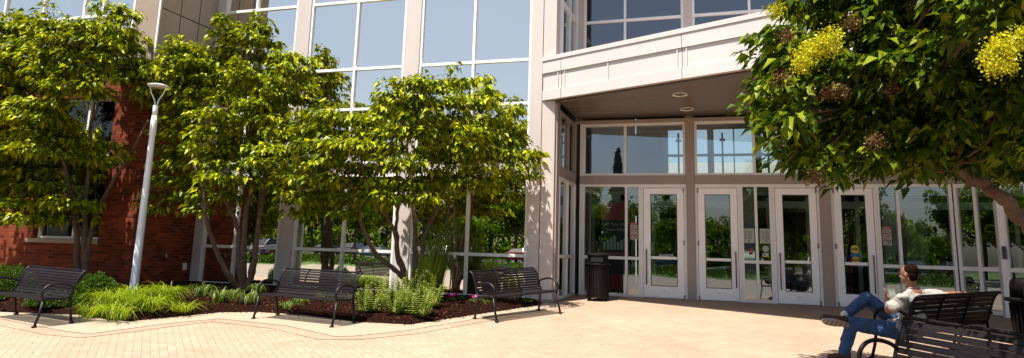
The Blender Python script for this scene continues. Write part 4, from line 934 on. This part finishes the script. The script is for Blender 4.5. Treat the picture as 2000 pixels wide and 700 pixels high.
def sage(x, y, nst, h, label, seed, spread=.28, name='spiky_sage', group='pale spiky plants'):
    p = ground_plant(x, y); root = empty(name, p, 0, label, 'plant', group); rng = np.random.default_rng(seed); Ps = []; As = []; Ls = []; mb = MB()
    for k in range(nst):
        a = rng.uniform(0, 2*PI); r = spread*math.sqrt(rng.uniform(0, 1)); hh = h*rng.uniform(.6, 1.08)*(1-.3*r/spread); tip = np.array([r*1.25*math.cos(a), r*1.25*math.sin(a), hh]); b0 = np.array([r*.6*math.cos(a), r*.6*math.sin(a), 0]); mb.tube([tuple(b0), tuple((b0+tip)/2), tuple(tip)], [.005, .004, .002], 4, cap=False)
        nw = int(hh/.034)
        for w_ in range(nw):
            t = (w_+1)/nw; c = b0+(tip-b0)*t; lf = .085*(1-.62*t)+.012
            for s in range(4):
                an = s*PI/2+w_*.8+rng.normal(0, .2); Ps.append(c); As.append([math.cos(an), math.sin(an), .25+.3*t]); Ls.append(lf*rng.uniform(.8, 1.2))
    Ps = np.array(Ps); As = np.array(As); V, F = leaves(Ps, As, np.tile([0, 0, 1.], (len(Ps), 1))+rng.normal(0, .2, (len(Ps), 3)), np.array(Ls), wr=.38, droop=.15)
    np_mesh('foliage', V, F, M['sage'], root); mb.build('stem', M['blade2'], root)
sage(722, 622, 24, .56, 'pale green spiky plant, leftmost of its cluster, beside the second bench', 1); sage(762, 612, 24, .62, 'pale green spiky plant at the back of the cluster by the white pier', 2); sage(775, 626, 24, .48, 'pale green spiky plant in the front middle of the cluster', 3)
sage(815, 628, 26, .55, 'pale green spiky plant at the paving edge, front right of its cluster', 4); sage(840, 612, 24, .58, 'pale green spiky plant rightmost of its cluster, below the tall grass', 5); sage(795, 606, 26, .72, 'tallest pale green spiky plant in the cluster, below the tree trunks', 6)
def petunia(x, y, nf, seed, label):
    p = ground_plant(x, y); root = empty('petunia_plant', p, 0, label, 'flower', 'pink petunias in the mulch'); rng = np.random.default_rng(seed); n = 46
    A = rng.normal(size=(n, 3)); A[:, 2] = np.abs(A[:, 2])*.7+.1; V, F = leaves(nrm(A)*rng.uniform(.0, .07, (n, 1)), A, rng.normal(size=(n, 3)), rng.uniform(.04, .08, n), wr=.5); np_mesh('foliage', V, F, M['blade2'], root)
    for k in range(nf):
        mb = MB(); c = Vector((rng.uniform(-.08, .08), rng.uniform(-.08, .02), rng.uniform(.08, .14))); f = Vector((rng.uniform(-.5, .5), -1, .5)).normalized(); R = f.to_track_quat('Z', 'Y').to_matrix()
        ring_ = [c + R@Vector((math.cos(2*PI*j/10)*(.036 if j%2==0 else .029), math.sin(2*PI*j/10)*(.036 if j%2==0 else .029), 0)) for j in range(10)]; b = len(mb.v); mb.v += [tuple(q) for q in ring_]+[tuple(c-f*.02)]
        mb.f += [(b+j, b+(j+1)%10, b+10) for j in range(10)]; mb.build('flower', M['petal'], root)
PET = [(882, 598, 2, 'pink petunia with two blooms nearest the tall grass'), (897, 594, 1, 'pink petunia with one bloom behind the left back leg of the third bench'), (922, 600, 2, 'pink petunia just left of the third bench\'s near end'), (934, 596, 1, 'pink petunia under the near end of the third bench'), (950, 603, 0, 'green petunia without blooms at the edge under the third bench'), (962, 597, 2, 'pink petunia under the armrest of the third bench'),
       (986, 594, 2, 'pink petunia under the middle of the third bench'), (1000, 597, 2, 'pink petunia right of the third bench\'s middle'), (1012, 593, 1, 'pink petunia close to the glass wall near the column'), (1030, 598, 0, 'green petunia without blooms nearest the column foot')]
for k, (x, y, nf, lab) in enumerate(PET): petunia(x, y, nf, 200+k, lab)

# ------------------------------------------------------------------ the seated man
def organic(mb, name, mat, parent, vox=.012, it=6, noise=0.0, nscale=.1):
    o = mb.build(name, mat, parent, smooth=True)
    r = o.modifiers.new('r', 'REMESH'); r.mode = 'VOXEL'; r.voxel_size = vox; r.use_smooth_shade = True
    s = o.modifiers.new('s', 'SMOOTH'); s.factor = .5; s.iterations = it
    if noise:
        t = bpy.data.textures.new(name, 'CLOUDS'); t.noise_scale = nscale; dm = o.modifiers.new('d', 'DISPLACE'); dm.texture = t; dm.strength = noise; dm.mid_level = .5; dm.texture_coords = 'LOCAL'
    return o
J = dict(head=at(1774, 536, 9.02), chin=at(1764, 556, 9.0), neck=at(1783, 566, 9.05), chest=at(1787, 597, 9.05), waist=at(1775, 640, 9.02),
         shL=at(1761, 587, 8.87), shR=at(1812, 579, 9.22), elL=at(1736, 606, 8.76), wrL=at(1733, 582, 8.93), haL=at(1731, 572, 8.97),
         elR=at(1850, 577, 9.12), wrR=at(1872, 574, 9.22), haR=at(1884, 573, 9.24),
         hipL=at(1758, 648, 8.98), hipR=at(1765, 640, 9.18), knL=at(1664, 632, 9.10), anL=at(1649, 692, 9.14), knR=at(1693, 583, 9.32), anR=at(1652, 614, 9.18))
PO = Vector((5.05, 9.02, 0)); PO.z = ground_z(5.05, 9.02); J = {k: v-PO for k, v in J.items()}
facing = Vector((-.50, .86, -.15)).normalized(); side = Vector((-.42, -.90, 0)).normalized()    # the man's left
hc = J['head']; Rh = Matrix((facing.cross(Vector((0,0,1))).normalized(), facing, Vector((0,0,1)))).transposed()
def hp(r, f, z): return hc + Rh@Vector((r, f, z))
bd = MB()
bd.ell(hp(0, -.012, .030), (.080, .102, .094), 20, 14, Rh); bd.ell(hp(0, .030, -.030), (.058, .068, .082), 18, 12, Rh); bd.ell(hp(0, .055, -.085), (.036, .034, .028), 12, 8, Rh)
bd.cap(hp(0, .094, .012), hp(0, .112, -.020), .009, .014, 8); bd.ell(hp(0, .085, -.052), (.024, .012, .010), 10, 6, Rh)
for s in (-1, 1): bd.ell(hp(s*.078, -.010, -.008), (.010, .020, .032), 12, 8, Rh); bd.ell(hp(s*.03, .080, .028), (.018, .010, .006), 8, 6, Rh)
bd.cap(J['neck']+Vector((0, 0, -.02)), hp(0, -.025, -.05), .068, .062)
bd.cap(J['neck'], J['chest'], .09, .13); bd.cap(J['chest'], J['waist'], .13, .13)
bd.cap(J['shL'], J['elL'], .055, .048); bd.cap(J['elL'], J['wrL'], .047, .031); bd.cap(J['shR'], J['elR'], .055, .049); bd.cap(J['elR'], J['wrR'], .048, .033)
bd.cap(J['hipL'], J['knL'], .08, .055); bd.cap(J['knL'], J['anL'], .052, .036); bd.cap(J['hipR'], J['knR'], .08, .055); bd.cap(J['knR'], J['anR'], .052, .036)
def hand(mb, wr, palm_c, dirf, sidev, curl, th):
    """palm, four fingers of unequal length and a side thumb"""
    dirf = dirf.normalized(); sidev = (sidev - dirf*sidev.dot(dirf)).normalized(); pn = dirf.cross(sidev).normalized()
    mb.cap(wr, palm_c, .026, .028)
    for k, ln in enumerate((.072, .082, .076, .058)):
        b = palm_c + sidev*((k-1.5)*.020) + dirf*.03; mb.cap(palm_c + sidev*((k-1.5)*.016) - dirf*.02, b, .015, .0115, 8); p = b; d = dirf
        for j, f in enumerate((.45, .32, .25)):
            d = (d*math.cos(curl) + pn*math.sin(curl)).normalized(); q2 = p + d*ln*f; mb.cap(p, q2, .0095-.001*j, .0088-.001*j, 8); p = q2
    t0 = palm_c - sidev*.030*th - dirf*.015; t1 = t0 - sidev*.028*th + dirf*.022 + pn*.012; t2 = t1 + dirf*.028 + pn*.016; mb.cap(t0, t1, .013, .011, 8); mb.cap(t1, t2, .011, .009, 8)
hand(bd, J['wrL'], J['haL'], Vector((-.25, .25, .95)), Vector((-.3, -.9, .1)), .42, 1)
hand(bd, J['wrR'], J['haR'], Vector((.90, .42, -.06)), Vector((.4, -.9, -.1)), -.30, 1)
man = organic(bd, 'person', M['skin'], None, .0075, 3); man.location = PO
tag(man, 'man in beige polo shirt and blue jeans sitting cross legged, looking at a phone', 'person')
sh = MB(); ch, wa = J['chest'], J['waist']
sh.ell(ch+Vector((0, 0, .045)), (.205, .130, .145), 20, 12, Matrix.Rotation(math.atan2((J['shR']-J['shL']).y, (J['shR']-J['shL']).x), 3, 'Z')); sh.ell(ch.lerp(wa, .5), (.180, .150, .18), 20, 12, Matrix.Rotation(.6, 3, 'Z')); sh.ell(wa+Vector((.0, 0, -.03)), (.19, .175, .14), 20, 12, Matrix.Rotation(.6, 3, 'Z'))
sh.ell(wa+Vector((-.14, .01, -.01)), (.16, .16, .12), 18, 12); sh.cap(J['shL'], J['chest']+Vector((0, 0, .03)), .078, .11); sh.cap(J['shR'], J['chest']+Vector((0, 0, .03)), .078, .11); sh.cap(J['neck']+Vector((0, 0, -.035)), J['shL']+Vector((0, 0, .01)), .062, .060); sh.cap(J['neck']+Vector((0, 0, -.035)), J['shR']+Vector((0, 0, .01)), .062, .060)
sh.cap(J['shL'], J['shL'].lerp(J['elL'], .78), .084, .082); sh.cap(J['shR'], J['shR'].lerp(J['elR'], .62), .084, .078)
organic(sh, 'shirt', M['shirt'], man, .011, 5, .035, .09)
cl = MB(); up_ = (hp(0, -.025, -.05)-J['neck']).normalized()
ringp = []
for k in range(20): t = 2*PI*k/20; ringp.append(J['neck'] + up_*.012 + Rh@Vector((math.cos(t)*.074, math.sin(t)*.074, -.012*math.sin(t)+.006)))
cl.tube(ringp+[ringp[0]], .016, 8, cap=False); cl.build('collar', M['shirt'], man, smooth=True)
jn = MB(); jn.ell((J['hipL']+J['hipR'])/2+Vector((.02, 0, .0)), (.175, .165, .12), 18, 12, Matrix.Rotation(.6, 3, 'Z'))
jn.cap(J['hipL'], J['knL'], .118, .088); jn.cap(J['knL'], J['anL']+Vector((0, 0, .03)), .086, .072); jn.cap(J['hipR'], J['knR'], .115, .088); jn.cap(J['knR'], J['knR'].lerp(J['anR'], .88), .085, .068)
organic(jn, 'jeans', M['jeans'], man, .010, 5, .030, .06)
sk = MB(); sk.cap(J['knR'].lerp(J['anR'], .86), J['anR']+Vector((-.02, -.0, -.005)), .043, .045); sk.build('sock', M['sock'], man, smooth=True)
def shoe(heel, toe, up, parent, k_=1.0):
    d = (toe-heel); ln = d.length; d.normalize(); s = d.cross(up).normalized(); up = s.cross(d).normalized(); R = Matrix((s, d, up)).transposed()
    a = MB(); a.cap(heel+up*.045+d*.02, heel+up*.04+d*.10, .044*k_, .042*k_); a.cap(heel+d*.12+up*.030, heel+d*(ln-.05)+up*.022, .044*k_, .036*k_); a.ell(heel+d*(ln-.05)+up*.018, (.046*k_, .05, .030*k_), 14, 8, R); a.ell(heel+d*.02+up*.07, (.040, .045, .035), 12, 8, R)
    organic(a, 'shoe', M['shoe'], parent, .009, 4)
    b = MB(); n = 22; pts = []
    for k in range(n):
        t = 2*PI*k/n; x = math.cos(t)*(.045 if math.sin(t) > -.1 else .038)*k_; y = ln/2 + math.sin(t)*ln/2; pts.append((x*(1+.12*math.sin(t)), y))
    i0 = len(b.v)
    zb = -.030 if k_ == 1 else -.052
    for z in (zb, zb+.034):
        for x, y in pts: b.v.append(tuple(heel + s*x + d*y + up*z))
    b.f.append(tuple(range(n-1, -1, -1))); b.f.append(tuple(range(n, 2*n)))
    for k in range(n): b.f.append((k, (k+1)%n, n+(k+1)%n, n+k))
    so_ = b.build('sole', M['sole'], parent)
    gr = MB()
    for k in range(1, 6): y = ln*k/6; gr.bar(heel+d*y-s*.038*k_+up*(zb-.0012), heel+d*y+s*.038*k_+up*(zb-.0012), .009, .003, up=up)
    gr.build('tread_groove', M['shoe'], so_)
sR0 = at(1656, 631, 9.08)-PO; sR1 = at(1603, 622, 8.98)-PO
shoe(sR0, sR1, Vector((.10, .72, .62)), man, 1.15)
fL = J['anL']; gz = ground_z(PO.x+fL.x, PO.y+fL.y)-PO.z+.036
hl = Vector((fL.x+.05, fL.y-.03, gz)); shoe(hl, hl+Vector((-.24, .12, 0)), Vector((0, 0, 1)), man)
ha = MB(); ha.ell(hp(0, -.030, .040), (.083, .098, .093), 22, 14, Rh); ha.ell(hp(0, -.060, -.022), (.072, .056, .066), 16, 10, Rh); ha.ell(hp(0, -.050, -.060), (.060, .050, .045), 16, 10, Rh)
hr = organic(ha, 'hair', M['hair'], man, .009, 3)
for s in (-1, 1): MB().ell(hp(s*.030, .086, .012), (.011, .007, .006), 10, 6, Rh).build('eye', M['ink'], man, smooth=True)
ph = empty('smartphone', J['haL']+PO+Vector((-.012, .012, .055)), 0, 'dark smartphone held up in the seated man\'s left hand', 'phone')
ph.rotation_mode = 'QUATERNION'; ph.rotation_quaternion = Vector((.75, -.55, .35)).to_track_quat('Z', 'Y')
bevel(MB().box(-.036, .036, -.072, .072, -.004, .004).build('phone_body', M['pale'], ph), .003); MB().box(-.033, .033, -.066, .066, .0042, .005).build('screen', M['black'], ph)

# ------------------------------------------------------------------ what the glass mirrors: lawn, cars, trees behind the photographer
def car_paint(name, c): return simple(name, c, .25, var=.03, spec=.6)
CP = [car_paint('paint_silver', (.45, .47, .5)), car_paint('paint_maroon', (.12, .02, .04)), car_paint('paint_white', (.72, .73, .74)), car_paint('paint_black', (.02, .02, .025)), car_paint('paint_blue', (.06, .12, .22)), car_paint('paint_red', (.35, .02, .02)), car_paint('paint_teal', (.10, .25, .28))]
CN = ['silver', 'maroon', 'white', 'black', 'dark blue', 'red', 'teal']
def make_car(suv):
    r = empty('parked_car', (0, 0, 0)); h = 1.62 if suv else 1.42; Wd = .90
    low = [(-2.25, .35), (-2.28, .62), (-2.15, .90), (-1.3, .98 if not suv else 1.05), (1.35, .95), (2.1, .82), (2.25, .60), (2.22, .32)]
    mb = MB(); n = len(low); b = 0
    for x, ins in ((-Wd, .0), (-Wd+.06, 0), (Wd-.06, 0), (Wd, 0)):
        for y, z in low: k = 1 if abs(x) < Wd else .965; mb.v.append((x, y*k, .35+(z-.35)*k))
    for i in range(3):
        for j in range(n): j2 = (j+1)%n; mb.f.append((i*n+j, i*n+j2, (i+1)*n+j2, (i+1)*n+j))
    mb.f += [tuple(range(n)), tuple(range(4*n-1, 3*n-1, -1))]; mb.build('body', CP[0], r)
    z0 = .96 if not suv else 1.03; b0 = [(-Wd+.08, -1.75 if not suv else -2.1), (Wd-.08, -1.75 if not suv else -2.1), (Wd-.08, 1.15), (-Wd+.08, 1.15)]; b1_ = [(-.62, -1.1 if not suv else -1.85), (.62, -1.1 if not suv else -1.85), (.62, .35), (-.62, .35)]
    g = MB(); g.v = [(x, y, z0) for x, y in b0]+[(x, y, h-.05) for x, y in b1_]; g.f = [(3,2,1,0),(4,5,6,7)]+[(i, (i+1)%4, 4+(i+1)%4, 4+i) for i in range(4)]; g.build('glasshouse', M['carglass'], r)
    MB().box(-.63, .63, b1_[0][1]-.02, .37, h-.05, h).build('roof', CP[0], r)
    p_ = MB()
    for i in range(4): p_.bar((*b0[i], z0), (*b1_[i], h-.04), .06, .06)
    p_.build('pillar', CP[0], r)
    for sx in (-1, 1):
        for y in (-1.4, 1.42): w = MB(); w.tube([(sx*.72, y, .32), (sx*.91, y, .32)], .32, 18); w = w.build('wheel', M['tyre'], r); MB().tube([(sx*.90, y, .32), (sx*.918, y, .32)], .19, 12).build('rim', M['steel'], w)
        MB().box(sx*.62-.16, sx*.62+.16, 2.12, 2.2, .62, .74).build('headlight', M['lens'], r); MB().box(sx*.66-.12, sx*.66+.12, -2.29, -2.20, .68, .82).build('tail_light', M['red'], r)
    return r
protos = [make_car(False), make_car(True)]; used = [False, False]
order = [-58, -52.5, -49.5, -44, -41, -38, -32.5, -29.7, -26.8, -21, -15.5, -12.5, -6, -3, 2.5, 8.3, 11.2, 17, 20]
for k, u in enumerate(order):
    t = (k*7) % 3 == 1; ci = (k*5+2) % 7; pr = protos[int(t)]
    o = pr if not used[int(t)] else copy_tree(pr); used[int(t)] = True
    o.location = W(u, -41.2, .504); o.rotation_euler = (0, 0, AZ + (0 if k % 3 else PI))
    for ch in kids(o):
        if ch.name.split('.')[0] in ('body', 'roof', 'pillar'):
            ch.data = ch.data.copy(); ch.data.materials[0] = CP[ci]
    tag(o, '%s %s mirrored in the glass, car number %d in the far row' % (CN[ci], 'tall estate car' if t else 'saloon car', k+1), 'car', 'cars parked across the lawn')
def far_tree_mesh(seed, h, w, n=5200, leafm='far_leaf', conifer=False):
    rng = np.random.default_rng(seed); root = empty('far_tree', (0, 0, 0)); mb = MB(); mb.tube([(0, 0, 0), (.1, .05, h*.35), (0, 0, h*.8)], [.28, .2, .06], 8)
    if conifer:
        z = rng.uniform(.06, 1, n)**1.1; a = rng.uniform(0, 2*PI, n); rr = w*(1-z)*rng.uniform(.3, 1, n)*(1+.25*np.sin(z*60)); P = np.stack([np.cos(a)*rr, np.sin(a)*rr, z*h], 1)
    else:
        cs = rng.normal(0, .42, (26, 3))*np.array([w, w, h*.30]) + np.array([0, 0, h*.62]); sr = rng.uniform(.5, 1.3, 26)*w*.30; idx = rng.integers(0, 26, n); d = nrm(rng.normal(size=(n, 3))); P = cs[idx] + d*(sr[idx]*rng.uniform(.4, 1, n)**.5)[:, None]; P = P[P[:, 2] > h*.14]
        for c in cs[:12]: mb.tube([(0, 0, h*.3), tuple(c)], [.12, .03], 5)
    mb.build('trunk', M['bark'], root); n = len(P); V, F = leaves(P, rng.normal(size=(n, 3)), np.tile([0, 0, 1.], (n, 1))+rng.normal(0, .6, (n, 3)), rng.uniform(.25, .55, n), wr=.7, fold=.1, droop=.2); np_mesh('crown', V, F, M[leafm], root); return root
ft = [far_tree_mesh(1, 12, 4.2), far_tree_mesh(2, 14.5, 4.6), far_tree_mesh(3, 10.5, 3.8)]; uf = [0, 0, 0]
rr_ = random.Random(5); k = 0
for row, (v0, du) in enumerate(((-64, 6.2), (-72, 7.0))):
    for u in np.arange(-92, 44, du):
        i = rr_.randrange(3); o = ft[i] if not uf[i] else copy_tree(ft[i]); uf[i] = 1; s = rr_.uniform(.8, 1.15) if u < -18 else rr_.uniform(.5, .85); o.scale = (s, s, s*rr_.uniform(.85, 1.1)); o.location = W(u+rr_.uniform(-1.5, 1.5), v0+rr_.uniform(-2, 2), .4); o.rotation_euler = (0, 0, rr_.uniform(0, 6)); k += 1
        tag(o, 'tall leafy tree in the belt beyond the parking lot, mirrored in the glass', 'tree', 'trees beyond the parking lot')
cf = far_tree_mesh(9, 10, 2.4, 4200, 'conifer', True); cf.name = 'conifer_tree'; cf.location = W(-9.5, -30, .1); cf.scale = (.75, .75, 1.12)
for k, (u, v, sc_) in enumerate(((-46, -2, .9), (-50, -9, 1.0), (-47, -16, .85), (-54, -20, 1.0), (-45, -24, .8), (-58, -28, 1.0), (-42, -30, .8), (-62, -12, 1.1), (-56, 3, 1.0), (-64, -24, 1.1))):
    o = copy_tree(ft[k % 3]); o.location = W(u, v, .0); o.scale = (sc_, sc_, sc_); o.rotation_euler = (0, 0, k*1.7); tag(o, 'leafy tree beside the lawn left of the photographer, mirrored in the angled side glass', 'tree', 'trees left of the lawn')
tag(cf, 'dark conifer on the lawn behind the photographer, mirrored in the clerestory', 'tree')
c2_ = copy_tree(cf); c2_.location = W(1.5, -33, .2); c2_.scale = (.8, .8, .8); tag(c2_, 'smaller dark conifer on the lawn behind the photographer', 'tree')
for k, (u, v, s) in enumerate(((-22, -29, .5), (-12, -31, .45), (5, -27, .55), (12, -30, .6), (-34, -30, .5))):
    o = copy_tree(ft[k % 3]); o.location = W(u, v, .1); o.scale = (s, s, s); o.rotation_euler = (0, 0, k); tag(o, 'small leafy tree standing on the lawn behind the photographer, mirrored in the glass', 'tree', 'small trees on the lawn')
rng = np.random.default_rng(78); n = 42000; q = np.stack([rng.uniform(-110, 60, n), rng.uniform(-90, -66, n)], 1); P = np.stack([q[:, 0], q[:, 1], .4 + rng.uniform(0, 1, n)**1.3*(7.0-2.4*np.tanh((q[:, 0]+16)/6)+2.2*np.sin(q[:, 0]*.35)+1.2*np.sin(q[:, 0]*1.3))], 1)
V, F = leaves(P, rng.normal(size=(n, 3)), np.tile([0, 0, 1.], (n, 1))+rng.normal(0, .6, (n, 3)), rng.uniform(.5, 1.0, n), wr=.7, fold=.1, droop=.2); o = np_mesh('woodland', V, F, M['far_leaf']); o.rotation_euler = (0, 0, AZ); tag(o, 'dense dark green woodland behind the parked cars, mirrored in the glass', 'woodland', kind='stuff')
rng = np.random.default_rng(77); n = 30000; q = np.stack([rng.uniform(-60, 30, n), rng.uniform(-36.5, -25, n)], 1); zq = np.array([prof(v) for v in q[:, 1]]); P = np.stack([q[:, 0], q[:, 1], zq + rng.uniform(0, .32, n)*(1+.4*np.sin(q[:, 0]*.8))], 1)
V, F = leaves(P, rng.normal(size=(n, 3))+np.array([0, 0, .8]), rng.normal(size=(n, 3)), rng.uniform(.15, .35, n), wr=.4); o = np_mesh('hedge_planting', V, F, M['box']); o.rotation_euler = (0, 0, AZ); tag(o, 'long mass of green ground planting between the lawn and the parked cars', 'planting', kind='stuff')

for o in COL.objects:
    if 'label' in o.keys() and not (4 <= len(o['label'].split()) <= 16): print('LABEL', len(o['label'].split()), o.name, o['label'])
